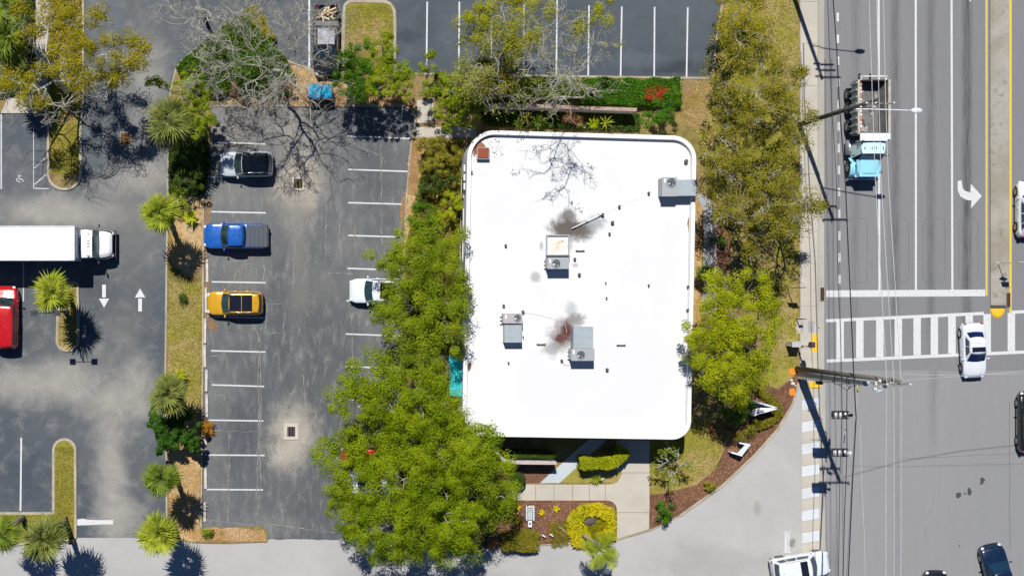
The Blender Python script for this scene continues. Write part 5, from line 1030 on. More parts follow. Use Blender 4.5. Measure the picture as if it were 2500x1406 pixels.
# pedestrian signal and its cabinet
b = W(1941, 842); r = empty('pedestrian_signal', (b.x, b.y, BZ), 'thin silver pole with dark pedestrian signal head over the yellow pad', 'pedestrian signal'); t = W(1985, 842, 3.4)
k = MB(); k.tube([(b.x, b.y, BZ), (b.x + .06, b.y, 3.0)], .055, 8); k.tube([(b.x + .06, b.y, 3.0), (t.x - .1, t.y, 3.2)], .03, 6); k.build('pole', m_galv, r, True); k = MB(); k.box((t.x, t.y, 3.2), (.3, .42, .5)); k.box((t.x - .2, t.y, 3.2), (.12, .14, .2)); k.build('signal_head', mat('head_maroon', (.06, .02, .025), .6), r); k = MB(); k.box((b.x + .12, b.y - .1, 1.1), (.12, .12, .3)); k.build('push_button', mat('button_yellow', (.6, .4, .02), .5), r)
b = W(1926, 838); r = empty('control_cabinet', (b.x, b.y, BZ), 'silver roadside control cabinet on the grass left of the pedestrian signal', 'cabinet')
k = MB(); k.box((b.x, b.y, .8), (.62, .36, 1.4)); k.build('cabinet', mat('cab_alu', (.6, .62, .64), .35, .4), r); k = MB(); k.box((b.x, b.y, 1.54), (.7, .44, .07)); k.build('lid', mat('cab_alu', (.6, .62, .64)), r); k = MB(); k.box((b.x - .02, b.y - .185, .85), (.5, .02, 1.1)); k.build('door', m_galv, r); k = MB(); k.box((b.x + .5, b.y - .1, .45), (.22, .22, .7)); k.build('meter_box', mat('cab_alu', (.6, .62, .64)), r)
# sign on the verge, push-button post, median sign
b = W(1920, 702); r = empty('road_sign', (b.x, b.y, BZ), 'road sign on thin steel post standing alone on the dry verge', 'sign'); k = MB(); k.box((b.x, b.y, 1.45), (.05, .05, 2.8)); k.build('post', m_galv, r); k = MB(); k.box((b.x, b.y - .03, 2.55), (.75, .03, .62)); k.build('sign_panel', mat('sign_dark', (.05, .045, .04), .5), r); k = MB(); k.box((b.x + .1, b.y + .02, 3.0), (.5, .03, .16)); k.build('street_name_plate', mat('plate_green', (.02, .1, .05), .5), r)
b = W(1943, 778); r = empty('push_button_post', (b.x, b.y, BZ), 'short black push button post in a white concrete pad by the sidewalk', 'post'); k = MB(); k.tube([(b.x, b.y, BZ), (b.x, b.y, 1.4)], .045, 8); k.build('post', m_blk, r); k = MB(); k.box((b.x + .14, b.y + .0, 1.2), (.3, .05, .3)); k.build('sign_panel', m_blk, r)
on(bed, 'slab', rect(1942, 776, 1953, 814), m_conc, .115, 0); 
for q in (rect(1949.5, 785, 1951.8, 812), ): pass
on(side, 'utility_cover', rect(1953, 784, 1960, 811), mat('cover_grey', (.3, .3, .31), .8), .1205, .1); on(side, 'utility_cover', rect(1971, 784, 1986, 811), mat('cover_grey', (.3, .3, .31), .8), .1205, .1)
b = W(2434, 643); r = empty('median_sign', (b.x, b.y, .13), 'slender median signpost with a square and a diamond sign facing traffic', 'sign'); k = MB(); k.tube([(b.x, b.y, .13), (b.x, b.y, 3.7)], .03, 6); k.build('post', m_galv, r)
k = MB(); k.box((b.x, b.y + .03, 3.2), (.62, .03, .7)); k.build('sign_panel', mat('sign_white', (.7, .7, .7), .4), r); k = MB(); k.box((b.x, b.y - .04, 2.3), (.5, .03, .5), ry=math.pi / 4); k.build('diamond_panel', mat('sign_yellow', (.6, .42, .02), .4), r); k = MB(); k.cyl((b.x, b.y, .12), .12, .06, 10); k.build('base_plate', m_conc, r)
# orange panels and stones
m_or = mat('orange_panel', (.85, .22, .01), .6, var=.05)
for px, py, lb in ((1931, 906, 'upper orange marker panel lying by the pole base'), (1932, 956, 'lower orange marker panel on the mulch point')):
    o = link('marker_panel', (lambda k: (k.prism([G((1250 + a, 703 + c_)) for a, c_ in [(-6, -7), (6, -8), (7, 5), (2, 9), (-3, 9), (-7, 5)]], 0, .05), k.mesh('marker_panel'))[1])(MB()), m_or, None, (*G((px, py)), BZ + .01)); tag(o, lb, 'marker panel')
for px, py, s, lb in ((1931, 928, .13, 'white stone between the orange panels, upper'), (1934, 936, .17, 'white stone between the orange panels, larger lower one'), (1941, 941, .08, 'tiny white stone beside the pair near the pole base')):
    g = G((px, py)); k = MB(); k.ell((0, 0, s * .4), (s, s * .8, s * .5), 7, 5); k.v = [(a * random.uniform(.85, 1.15), b_ * random.uniform(.85, 1.15), c_) for a, b_, c_ in k.v]; o = link('stone', k.mesh('stone'), mat('stone_white', (.6, .57, .5), .9), None, (g[0], g[1], BZ)); tag(o, lb, 'stone')
# V-shaped monument sign
ap = W(1897, 996, 1.75); e1 = W(1838, 978, 1.75); e2 = W(1842, 1012, 1.75); r = empty('monument_sign', (ap.x - .5, ap.y, BZ), 'V-shaped black and white monument sign pointing at the intersection', 'sign'); m_sw = mat('sign_body_white', (.72, .73, .76), .5); m_sb = mat('sign_face_black', (.02, .025, .035), .35)
for e, s in ((e1, 1), (e2, -1)):
    d = Vector((e.x - ap.x, e.y - ap.y, 0)); L = d.length; d.normalize(); n = Vector((-d.y, d.x, 0)) * (-1 if (-d.y * 0 + d.x) * s > 0 else 1); n = Vector((-d.y, d.x, 0)); n = n if n.y * s > 0 else -n; ang = math.atan2(d.y, d.x); c = Vector((ap.x, ap.y, 0)) + d * (L / 2)
    k = MB(); k.box(c + Vector((0, 0, .95)), (L, .14, 1.65), ang); k.build('sign_wall', m_sw, r)
    k = MB(); q = [ap + Vector((0, 0, 0)), Vector((e.x, e.y, 1.75)), Vector((e.x, e.y, 1.62)) - n * .4, Vector((ap.x, ap.y, 1.62)) + d * .9 - n * .35]
    k.add([tuple(v + Vector((0, 0, .03))) for v in q], [(0, 1, 2, 3), (3, 2, 1, 0)]); k.build('top_panel', m_sb if s > 0 else m_sw, r)
    k = MB(); k.box(c + n * .085 + Vector((0, 0, 1.0)), (L * .86, .03, 1.2), ang); k.build('sign_face', m_sb, r)
    k = MB(); k.box(Vector((e.x, e.y, .9)), (.16, .2, 1.7), ang); k.build('end_post', m_sw, r)
k = MB(); a = W(1846, 1006, 1.8); k.box((a.x + .2, a.y, 1.79), (.35, .06, .012), .15); k.box((a.x + .35, a.y - .13, 1.79), (.3, .05, .012), .15); k.build('logo_mark', m_sb, r)
# smaller tilted white sign
r0 = W(1810, 1100, .9); r = empty('yard_sign', (r0.x, r0.y, BZ), 'small white board sign between two slanted white end panels on the mulch', 'sign'); m_yw = mat('yard_white', (.72, .72, .8), .5)
pts = {k_: W(x, y, z) for k_, x, y, z in (('a', 1800, 1106, 1.1), ('b', 1812, 1112, 1.1), ('c', 1832, 1086, 1.1), ('d', 1820, 1086, 1.1), ('e', 1786, 1104, .9), ('f', 1806, 1081, .9))}
def slabq(q, th, nm, m):
    k = MB(); n = len(q); vs = [tuple(v) for v in q] + [(v[0], v[1], v[2] - th) for v in q]; k.add(vs, [tuple(range(n)), tuple(range(n, 2 * n))[::-1]] + [(i, (i + 1) % n, n + (i + 1) % n, n + i) for i in range(n)]); k.build(nm, m, r)
slabq([pts['b'], pts['c'], pts['d'] + Vector((-.02, .02, .02)), pts['a']], .08, 'board', mat('board_bluewhite', (.6, .66, .74), .5))
for p, q_ in ((pts['b'], pts['e']), (pts['c'], pts['f'])):
    k = MB(); a = Vector((p.x, p.y, 1.12)); b_ = Vector((q_.x, q_.y, .9)); d = (b_ - a).normalized(); nrm = Vector((-d.y, d.x, 0)).normalized() * .05
    vs = [a + nrm, a - nrm, b_ - nrm, b_ + nrm]; k.add([tuple(v) for v in vs] + [(v.x, v.y, BZ) for v in vs], [(0, 1, 2, 3), (0, 4, 5, 1), (1, 5, 6, 2), (2, 6, 7, 3), (3, 7, 4, 0)]); k.build('end_panel', m_yw, r)
# garden lounger-like ornament, two little slips, stump, bird
g = W(1292, 1255); r = empty('garden_lounger', (g.x, g.y, BZ), 'pale grey and blue garden lounger with white foot block on the mulch', 'garden lounger'); m_l1 = mat('lounger_grey', (.45, .48, .46), .7, var=.15); m_l2 = mat('lounger_blue', (.12, .2, .45), .6); m_l3 = mat('lounger_white', (.7, .7, .72), .6)
for i in range(6): y = W(0, 1233 + i * 6).y; k = MB(); k.box((g.x, y, .42 + (.22 if i == 0 else .1 if i == 1 else 0)), (.42 if i < 2 else .36, .17, .04)); k.build('slat', m_l1, r)
for s in (-1, 1):
    k = MB(); a = W(0, 1232).y; b_ = W(0, 1268).y; k.box((g.x + s * .27, (a + b_) / 2, .32), (.07, a - b_, .36)); k.build('side_rail', m_l3, r)
    k = MB(); k.box((g.x + s * .33, (a + b_) / 2 - .1, .26), (.05, (a - b_) * .7, .26)); k.build('blue_panel', m_l2, r)
k = MB(); y = W(0, 1276).y; k.box((g.x, y, .25), (.28, .5, .3)); k.build('foot_block', m_l3, r); k = MB(); k.box((g.x, y + .02, .41), (.12, .16, .02)); k.build('foot_hole', m_blk, r)
for px, py, lb in ((1327, 1307, 'left of two little white garden lights beside the olive hedge'), (1346, 1305, 'right of two little white garden lights beside the dry tuft')):
    g = W(px, py, .5); r = empty('garden_light', (g.x, g.y, BZ), lb, 'garden light', 'garden lights on the mulch'); k = MB(); k.cyl((g.x, g.y, BZ), .02, .42, 6); k.build('stake', m_blk, r); k = MB(); k.box((g.x, g.y, .55), (.3, .1, .07), -.6); k.build('lamp_head', m_l3, r)
g = W(1438, 1270); k = MB(); k.ell((0, 0, .1), (.62, .4, .34), 12, 7); k.v = [(a + .12 * math.sin(5 * b_), b_ * (1 + .2 * math.sin(4 * a)), c_) for a, b_, c_ in k.v]; o = link('rock', k.mesh('rock', True), mat('rock_brown', (.1, .085, .07), .9, var=.4, bump=.6), None, (g.x, g.y, BZ)); tag(o, 'dark brown boulder inside the ring of yellow plants', 'rock')
v = W(1469, 1171, .35); r = empty('garden_bird', (v.x, v.y, BZ), 'small white bird ornament in the shadow of the curved hedge', 'ornament'); k = MB(); k.ell((v.x, v.y, .25), (.16, .09, .1)); k.ell((v.x + .12, v.y + .1, .36), (.06, .06, .06)); k.cyl((v.x, v.y, BZ), .015, .14, 5); k.build('body', m_l3, r, True)
# street light with twin heads near the palm island, and a black stand-in for the palm trunk shadow in the SW corner
b = W(161, 760); r = empty('parking_lamp', (b.x, b.y, BZ), 'twin headed parking lamp hidden behind the palm on the small island', 'lamp'); k = MB(); k.cyl((b.x, b.y, 0), .2, .6, 12); k.build('base', m_conc, r); k = MB(); k.tube([(b.x, b.y, .5), (b.x, b.y, 7.2)], [.09, .06], 8); k.tube([(b.x - .75, b.y, 7.2), (b.x + .75, b.y, 7.2)], .03, 6); k.build('pole', m_blk, r)
for s in (-1, 1): k = MB(); k.box((b.x + s * .85, b.y, 7.2), (.45, .4, .16)); k.build('lamp_head', m_blk, r)
for px, py, lb in ((175, 1314, 'black bent bar in place of the palm trunk shadow on the southwest lawn island'),):
    b = W(px, py); r = empty('trunk_shadow_bar', (b.x, b.y, BZ), lb, 'post'); k = MB(); k.tube([(b.x, b.y, 0), (b.x, b.y + .0, .8), (b.x - .12, b.y + .9, .95), (b.x - .35, b.y + 1.7, .3), (b.x - .38, b.y + 1.75, 0)], .045, 6); k.build('rail', m_blk, r, True); k = MB(); k.box((b.x + .1, b.y - .1, .5), (.35, .35, .9)); k.build('shadow_block', m_blk, r)  # black bar and block shaped as the palm trunk's cast shadow

# ---------------------------------------------------------------- vegetation
LG1 = leaf_mat('leaf_bright', (.11, .185, .003), (.265, .33, .005), (.33, .34, .02), .26)      # lush tree over the middle lot
LG2 = leaf_mat('leaf_mid', (.14, .22, .006), (.28, .34, .012), (.34, .32, .03), .3)
LG3 = leaf_mat('leaf_yellow', (.23, .28, .006), (.4, .43, .01), (.4, .36, .03), .3)
LG4 = leaf_mat('leaf_olive', (.15, .142, .01), (.285, .255, .018), (.34, .27, .12), .22)
LG5 = leaf_mat('leaf_ochre', (.21, .2, .004), (.36, .31, .006), (.26, .14, .03), .25)
LG6 = leaf_mat('leaf_deep', (.03, .095, .006), (.08, .2, .01), (.16, .28, .02), .25)
LG7 = leaf_mat('leaf_dark', (.03, .06, .012), (.07, .11, .016), (.12, .15, .03), .2)  # dark green leaf of low shrubs, hedges and undergrowth
LG8 = leaf_mat('leaf_pale_new', (.26, .28, .05), (.4, .4, .07), (.4, .34, .2), .4)
LY = leaf_mat('leaf_croton', (.4, .38, .008), (.62, .5, .012), (.14, .22, .02), .2)
LRED = leaf_mat('flower_red', (.3, .015, .01), (.45, .05, .02), (.2, .05, .01), .2)
LBR = leaf_mat('leaf_rust', (.22, .09, .04), (.3, .15, .07), (.4, .25, .12), .2)
m_ptr = mat('palm_trunk', (.24, .19, .14), .9, var=.35, scale=5, bump=.6)
# palms
LP = [leaf_mat('palm_' + n, a, b, c, .22, .45) for n, a, b, c in (('green', (.1, .16, .02), (.2, .27, .03), (.3, .34, .05)), ('yellowgreen', (.2, .26, .02), (.36, .4, .03), (.42, .42, .08)), ('olive', (.13, .16, .035), (.24, .26, .06), (.33, .33, .12)))]
def fan_frond(pet, bl, nseg, droop, wdt=.05):
    k = MB(); k.ribbon([(0, 0), (pet, 0)], [.05, .035], 0, 0); arc = math.radians(95)
    k.v = [(x, y, z + .12 * math.sin(x / pet * 2.5)) for x, y, z in k.v]
    for i in range(nseg):
        t = -arc + 2 * arc * i / (nseg - 1) + random.uniform(-.05, .05); L = bl * (1 - .3 * abs(t / arc) ** 2) * random.uniform(.78, 1.12); d = Vector((math.cos(t), math.sin(t))); n = Vector((-d.y, d.x)); o = Vector((pet * .98, 0)); z0 = .07
        w = wdt * random.uniform(.8, 1.2); tw = random.uniform(-.02, .02); mid = o + d * L * .55; tip = o + d * L
        zt = z0 - droop * L * .55 - random.uniform(0, .12); zm = z0 - droop * .08 + tw
        k.add([(o.x + n.x * .012, o.y + n.y * .012, z0), (o.x - n.x * .012, o.y - n.y * .012, z0), (mid.x - n.x * w, mid.y - n.y * w, zm - .02), (mid.x + n.x * w, mid.y + n.y * w, zm + .02), (tip.x, tip.y, zt)], [(0, 1, 2, 3), (3, 2, 4)])
    return k.mesh('frond')
random.seed(3); FR = {}
for i, mm in enumerate(LP):
    FR[i] = []
    for dr in (.25, .65, 1.15, .4): 
        me = fan_frond(.6, 1.0, 15, dr); me.materials.append(mm); FR[i].append(me)
FRD = fan_frond(.55, .8, 9, 1.5, .035); FRD.materials.append(leaf_mat('palm_dead', (.22, .15, .07), (.3, .22, .12), None, .1))
def fan_palm(px, py, h, rad, label, kind=0, n=38, tr=.17, name='fan_palm', group='fan palms along the grass strip', lean=None):
    C = W(px, py, h); b = Vector((C.x, C.y, 0)) if lean is None else W(lean[0], lean[1]); r = empty(name, (b.x, b.y, .06), label, 'palm tree', group)
    k = MB(); pts = [Vector((b.x, b.y, .0)).lerp(Vector((C.x, C.y, h - .1)), t) + Vector((0, 0, 0)) for t in np.linspace(0, 1, 14)]; k.tube(pts, [tr * (1.15 if i % 2 else .95) * (1.25 - .3 * i / 13) for i in range(14)], 10); k.build('trunk', m_ptr, r, True)
    n = int(n * .74); ta, tm = random.uniform(0, 6.28), random.uniform(4, 17)
    for i in range(7): s = rad / 1.55 * random.uniform(.5, .75); link('frond', FR[kind][i % 2], None, r, (C.x - b.x, C.y - b.y, h + .02), (random.uniform(-.6, .6), -math.radians(random.uniform(35, 72)), i * .9 + random.uniform(-.3, .3))).scale = (s, s, s)
    for i in range(n):
        f = i / n; az = i * 2.39996 + random.uniform(-.4, .4); el = math.radians(58 - 95 * f ** .8 + random.uniform(-14, 14) + tm * math.cos(az - ta)); me = FR[kind][(0 if random.random() < .6 else 3) if f < .3 else 1 if f < .7 else 2]
        s = rad / 1.55 * random.uniform(.8, 1.16); 
        if i >= n - 3 and random.random() < .8: me = FRD
        link('frond', me, None, r, (C.x - b.x, C.y - b.y, h - .06 - .25 * f), (random.uniform(-.6, .6), -el, az)).scale = (s, s, s)
    return r
gp = 'fan palms'
fan_palm(412, 298, 6.0, 1.95, 'northernmost large fan palm on the strip, left of the silver SUV', 2, 44, group=gp)
fan_palm(390, 522, 6.2, 1.65, 'fan palm on the strip left of the blue pickup', 1, 40, group=gp)
fan_palm(413, 962, 5.4, 1.72, 'fan palm on the strip just above the dark shrub', 2, 42, group=gp)
fan_palm(396, 1168, 6.4, 1.55, 'fan palm on the strip just below the dark shrub', 0, 40, group=gp)
fan_palm(390, 1302, 6.7, 1.75, 'fan palm at the south end of the strip by the pale driveway', 1, 44, group=gp)
fan_palm(130, 716, 5.6, 1.72, 'fan palm on the small island under the box truck', 1, 34, group=gp)
fan_palm(108, 1318, 7.6, 1.95, 'fan palm on the southwest lawn beside the white stop bar', 2, 40, group=gp)
fan_palm(0, 1306, 7.0, 1.6, 'fan palm cut by the left edge in the southwest', 0, 34, group=gp)
fan_palm(22, 88, 6.5, 2.1, 'fan palm in the northwest corner by the left edge, upper', 0, 30, group=gp); fan_palm(40, 175, 5.2, 1.7, 'fan palm in the northwest corner, lower one beside the pale slab walk', 2, 28, group=gp)
fan_palm(-4, 10, 6.8, 2.0, 'fan palm cut by the top left picture corner', 0, 30, group=gp)
fan_palm(1722, 664, 2.0, .85, 'small dark fan palm between the building and the grey path', 0, 18, .1, group=gp)
fan_palm(1180, 165, 6.0, 1.1, 'sparse olive fan palm among the bare trees north of the building', 2, 22, group=gp)
# feather palm leaning over the driveway
def feather(L, m):
    k = MB(); n = 26; pts = [(L * t, 0, .25 * math.sin(t * 2.2) - .75 * t * t) for t in np.linspace(0, 1, 9)]; k.tube(pts, [.03 * (1 - .7 * i / 8) for i in range(9)], 4)
    for i in range(n):
        t = .15 + .85 * i / n; x = L * t; z = .25 * math.sin(t * 2.2) - .75 * t * t; ll = .62 * math.sin(math.pi * (.15 + .8 * t)) + .12
        for s in (-1, 1):
            a = math.radians(48 + random.uniform(-8, 8)); e = (x + ll * math.cos(a), s * ll * math.sin(a), z - .22 * ll + random.uniform(-.05, .05)); k.add([(x, 0, z), (x + .045, 0, z), e], [(0, 1, 2)]); k.add([(x - .02, 0, z + .01), ((x + e[0]) / 2, e[1] / 2 + .03, (z + e[2]) / 2 + .03), e], [(0, 1, 2)])
    me = k.mesh('frond'); me.materials.append(m); return me
FE = [feather(1.15, LP[1]), feather(1.5, LP[1])]
C = W(1468, 1345, 5.6); b = W(1418, 1302); r = empty('feather_palm', (b.x, b.y, .06), 'slim bright green feather palm leaning over the pale driveway south of the building', 'palm tree')
b2 = W(1450, 1322, 3.0); k = MB(); k.tube([(b.x, b.y, 0), (b.x * .6 + b2.x * .4, b.y * .6 + b2.y * .4, 1.3), b2, (C.x, C.y, C.z)], [.14, .12, .11, .09], 9); k.build('trunk', mat('trunk_grey', (.4, .4, .38), .85, var=.2), r, True)
for i in range(12): link('frond', FE[i % 2], None, r, (C.x - b.x, C.y - b.y, C.z), (random.uniform(-.5, .5), -math.radians(46 - 6.5 * i), i * 2.4 + random.uniform(-.4, .4)))

random.seed(11)
big = tree('broadleaf_tree', 'largest bright green tree spreading over the south-east of the middle lot', (1010, 1130), 8.2,
    [(905, 925, 62), (862, 990, 55), (950, 985, 70), (1030, 945, 62), (1092, 1015, 48), (850, 1095, 42, 7), (800, 1115, 34, 7), (905, 1090, 66), (990, 1065, 76), (1080, 1095, 70), (1165, 1070, 52, 7), (815, 1195, 40, 7), (885, 1190, 66), (975, 1180, 78), (1070, 1190, 80), (1165, 1160, 60), (1215, 1215, 42, 7), (862, 1262, 50, 7), (940, 1290, 64), (1030, 1285, 66), (1115, 1275, 58), (1175, 1270, 34), (1135, 1330, 34, 7), (1085, 1365, 26, 6.5), (925, 1345, 28, 7), (1000, 1335, 36, 7), (1035, 1010, 50), (1130, 1130, 60), (1225, 1150, 30, 7)],
    LG1, dens=1.35, tuft=.56, kdens=5.0, per=230, zj=1.3, bare=1, bark=BARKW, group='broadleaf trees'); 
tree('broadleaf_tree', 'mid green tree between the half hidden white SUV and the building', (1040, 720), 6.6,
    [(1015, 600, 52), (1075, 575, 50), (1108, 640, 34), (925, 632, 24, 6), (1000, 670, 62), (1080, 690, 62), (955, 738, 30, 6), (1010, 750, 64), (1085, 780, 52), (1120, 720, 28), (985, 820, 44), (1050, 850, 56), (1020, 640, 60), (1110, 850, 24, 5), (975, 620, 30), (1130, 750, 16, 6.5), (932, 772, 18, 6), (970, 880, 34)], LG2, dens=1.0, tuft=.56, kdens=4.6, per=210, zj=1.2, bare=1, group='broadleaf trees')
tree('broadleaf_tree', 'yellow green tree at the south-east corner of the building', (1800, 830), 7.0,
    [(1778, 700, 40), (1830, 705, 42), (1745, 745, 42), (1725, 800, 46), (1790, 775, 60), (1855, 770, 46), (1880, 735, 28), (1740, 850, 52), (1810, 850, 62), (1712, 870, 28), (1720, 905, 36), (1790, 920, 56), (1850, 900, 34), (1755, 945, 30), (1825, 955, 34), (1790, 975, 26), (1880, 800, 24), (1760, 680, 30), (1700, 830, 20)], LG3, dens=1.15, tuft=.56, kdens=4.6, per=210, zj=1.2, bare=1, group='broadleaf trees')
tree('broadleaf_tree', 'large olive tree between the building and the sidewalk, north part', (1850, 330), 7.0,
    [(1800, 140, 44), (1860, 150, 50), (1910, 200, 50), (1790, 200, 46), (1850, 230, 60), (1925, 270, 48), (1780, 275, 46), (1830, 300, 62), (1900, 320, 58), (1950, 350, 40), (1755, 340, 40), (1740, 385, 30), (1955, 290, 26), (1800, 90, 40), (1850, 80, 36), (1960, 190, 18), (1810, 365, 46)], LG4, dens=.85, zj=1.9, bare=3, bark=BARKW, group='broadleaf trees', kdens=3.7)
tree('broadleaf_tree', 'dense olive tree beside the building east wall and road sidewalk, south part', (1860, 520), 7.4,
    [(1750, 410, 38), (1790, 440, 52), (1850, 420, 50), (1915, 410, 48), (1760, 480, 40), (1820, 510, 52), (1880, 480, 56), (1935, 470, 46), (1965, 500, 30), (1900, 545, 46), (1845, 575, 38), (1800, 545, 40), (1930, 590, 28, 6), (1775, 530, 24), (1990, 495, 18, 7), (1940, 545, 34), (1825, 610, 20, 6)], LG4, dens=.92, zj=1.9, bare=3, bark=BARKW, group='broadleaf trees', kdens=4.2)
tree('young_tree', 'sparse ochre sapling crowns along the north end of the east verge', (1810, 60), 4.5, [(1790, 40, 34), (1830, 20, 34), (1770, 90, 24), (1850, 60, 24), (1790, -20, 40)], LG5, dens=.8)
# bare trees
bare_tree('bare_tree', 'large bare grey tree over the ivy bank left of the black pickup', (672, 190), [(560, 100), (600, 60), (690, 60), (760, 60), (820, 70), (640, 20), (540, 200), (600, 210), (690, 240), (740, 150), (700, 190), (480, 130), (560, 260, 7), (640, 250, 7), (730, 215, 7), (790, 20), (520, 150), (580, 150), (640, 90), (640, 160), (720, 110), (800, 120), (740, 20), (590, 20), (500, 90), (530, 40), (660, 215), (610, 270, 7), (700, 280, 6.5), (470, 190, 7.5)], 9.0, .22, bark=BARKG, depth=3, kids=5)
bare_tree('bare_tree', 'bare pale tree at the top left of the grey lot corner', (500, 40), [(420, 20), (450, 60), (500, 30), (530, 60), (560, 20), (480, 90), (440, -10), (600, 40), (460, -20)], 8.5, .16, bark=BARKG, depth=3, kids=4)
bare_tree('bare_tree', 'bare pale tree standing north of the building behind the hedge', (1338, 262), [(1350, 60), (1300, 110), (1400, 110), (1440, 150), (1270, 170), (1370, 20), (1420, 40), (1330, 130), (1470, 110), (1380, 170), (1430, 225, 6.5), (1300, 60), (1340, 235, 12), (1385, 235, 13.5), (1450, 60), (1365, 245, 14), (1345, 200, 12.5), (1410, 215, 12.5)], 9.5, .2, depth=3, kids=4, bark=BARKG, leaves=(LG8, 60, .15))
bare_tree('bare_tree', 'half bare tree leaning over the north lot, left of the tall bare one', (1250, 240), [(1200, 40), (1240, 90), (1180, 110), (1160, 160), (1230, 30), (1280, 60), (1210, 150), (1260, 10), (1140, 210, 7), (1220, 210, 7)], 8.2, .17, depth=3, kids=4, bark=BARKG, leaves=(LG8, 700, .25))
tree('young_tree', 'thin pale yellow green crowns over the north lot stall lines', (1235, 225), 8.6, [(1185, 40, 36), (1250, 25, 38), (1150, 65, 28), (1255, 80, 40), (1240, 125, 34), (1290, 100, 24), (1430, 70, 26), (1480, 30, 30), (1330, 10, 26)], leaf_mat('leaf_new_yellow', (.3, .31, .015), (.44, .42, .025), None, .4), dens=.95, trunk_r=.1, twig=4, flat=1.0)
tree('young_tree', 'olive brown shrubby tree left of the bare trees over the hedge', (1190, 230), 6.0, [(1180, 170, 36), (1210, 210, 34), (1160, 195, 28), (1240, 190, 30), (1230, 140, 26)], LG4, dens=.9, bare=2)
bare_tree('bare_tree', 'small twiggy bare tree with few leaves on the lawn south of the building', (1638, 1150), [(1625, 1120), (1655, 1115), (1640, 1100), (1660, 1135), (1620, 1145), (1640, 1165)], 2.8, .06, depth=2, kids=5, leaves=(LG2, 60, .1), spread=.45)
tree('broadleaf_tree', 'ochre and olive tree with white limbs over the northwest island', (165, 225), 8.2,
    [(250, 130, 40), (300, 105, 38), (340, 125, 30), (215, 165, 38), (160, 150, 36), (310, 165, 28), (70, 240, 22), (80, 90, 30), (130, 40, 36), (190, 40, 38), (60, 20, 22), (230, 45, 24), (200, 110, 34), (90, 175, 30), (330, 150, 20), (155, 185, 30), (220, 200, 24), (20, 200, 18), (270, 190, 18), (100, 255, 14)], LG5, dens=1.0, bark=BARKW, bare=4, trunk_r=.24, group='broadleaf trees')
bare_tree('bare_tree', 'leafless white branches reaching over the northwest lawn island', (150, 210), [(130, 255), (170, 270), (250, 215), (100, 280), (260, 245), (20, 230), (10, 240), (180, 235), (300, 190), (60, 60)], 8.2, .17, depth=2, kids=4)
# shrubs
def shrub(label, cl, m, zc=1.6, dens=1.3, leaf=(.15, .08), name='shrub', group='shrubs', **kw): return tree(name, label, (cl[0][0], cl[0][1]), zc, cl, m, dens=dens, leaf=leaf, cat='shrub', trunk_r=.07, twig=3, group=group, zj=.25, tuft=.26, kdens=11, per=70, **kw)
shrub('bright green bushy tree right of the black pickup nose', [(858, 165, 42), (850, 205, 36), (875, 140, 34), (895, 195, 42), (880, 225, 28), (840, 150, 20)], LG6, 4.4, 1.6)
shrub('green and yellow bushes at the south end of the tan island', [(935, 130, 32), (920, 165, 36), (960, 175, 34), (930, 205, 38), (975, 210, 34), (940, 100, 20), (990, 180, 24), (900, 110, 14)], LG2, 4.4, 1.4)
shrub('narrow dark bush straddling the north lot kerb', [(1042, 195, 22), (1040, 160, 20), (1035, 220, 20), (1045, 130, 16)], LG2, 3.4, .9)
shrub('wide green shrubs above the north walkway', [(1105, 215, 38), (1075, 210, 26), (1140, 225, 34), (1120, 260, 38), (1090, 280, 32), (1140, 285, 30), (1170, 250, 26), (1100, 305, 16)], LG2, 2.8)
shrub('deep green rounded shrub at the east end of the screen wall', [(1600, 275, 32), (1585, 295, 22), (1625, 290, 22), (1620, 260, 24), (1640, 240, 26)], LG6, 3.4)
shrub('yellow green shrubs around the top of the strip beside the north palm', [(480, 240, 36), (445, 225, 30), (500, 275, 30), (510, 310, 20), (470, 200, 30), (380, 205, 20), (400, 205, 14), (455, 300, 26), (490, 330, 18)], LG2, 5.6, 1.4)
shrub('small round bush in the deep shade left of the silver SUV', [(470, 375, 20), (455, 385, 14)], LG6, 2.0)
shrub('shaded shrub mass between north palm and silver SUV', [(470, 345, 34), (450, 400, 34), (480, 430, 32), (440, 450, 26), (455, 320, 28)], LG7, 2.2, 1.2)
shrub('yellow green bush beside the palm left of the blue pickup', [(435, 480, 22), (450, 500, 14)], LG2, 1.8)
shrub('dark green shrub mass between the two lower palms', [(398, 1040, 32), (420, 1065, 36), (455, 1050, 36), (400, 1085, 22), (470, 1080, 26), (440, 1020, 26), (385, 1010, 18)], leaf_mat('leaf_deep2', (.02, .06, .006), (.055, .14, .01), (.1, .2, .02), .2), 2.4, 1.3, (.3, .13))
shrub('small green bush at the south tip of the planting strip', [(508, 1295, 11)], LG2, .5)
shrub('bright green bush on the mulch near the entrance walk corner', [(1620, 1248, 26), (1612, 1240, 14)], LG6, 1.0)
shrub('tiny yellowish bush on the mulch edge by the driveway kerb', [(1736, 1185, 10)], LG4, .4)
shrub('orange leaved weed on the kerb of the middle lot', [(507, 1042, 12), (508, 1056, 8)], leaf_mat('leaf_orange', (.4, .18, .02), (.5, .26, .03), None, .2), .3)
shrub('tiny scraggly plant in the middle of the grass strip', [(445, 730, 9)], LG7, .35, .8)
shrub('shrubs along the west wall of the building, upper group', [(1060, 370, 30), (1080, 400, 34), (1045, 410, 28), (1100, 380, 24), (1035, 360, 22), (1075, 350, 24)], LG4, 1.6, 1.0)
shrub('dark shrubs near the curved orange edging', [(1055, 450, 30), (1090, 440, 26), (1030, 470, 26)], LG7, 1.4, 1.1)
shrub('fresh green bush above the middle tree near the stall lines', [(1030, 525, 30), (1015, 540, 18), (1050, 510, 18)], LG6, 2.6, 1.1)
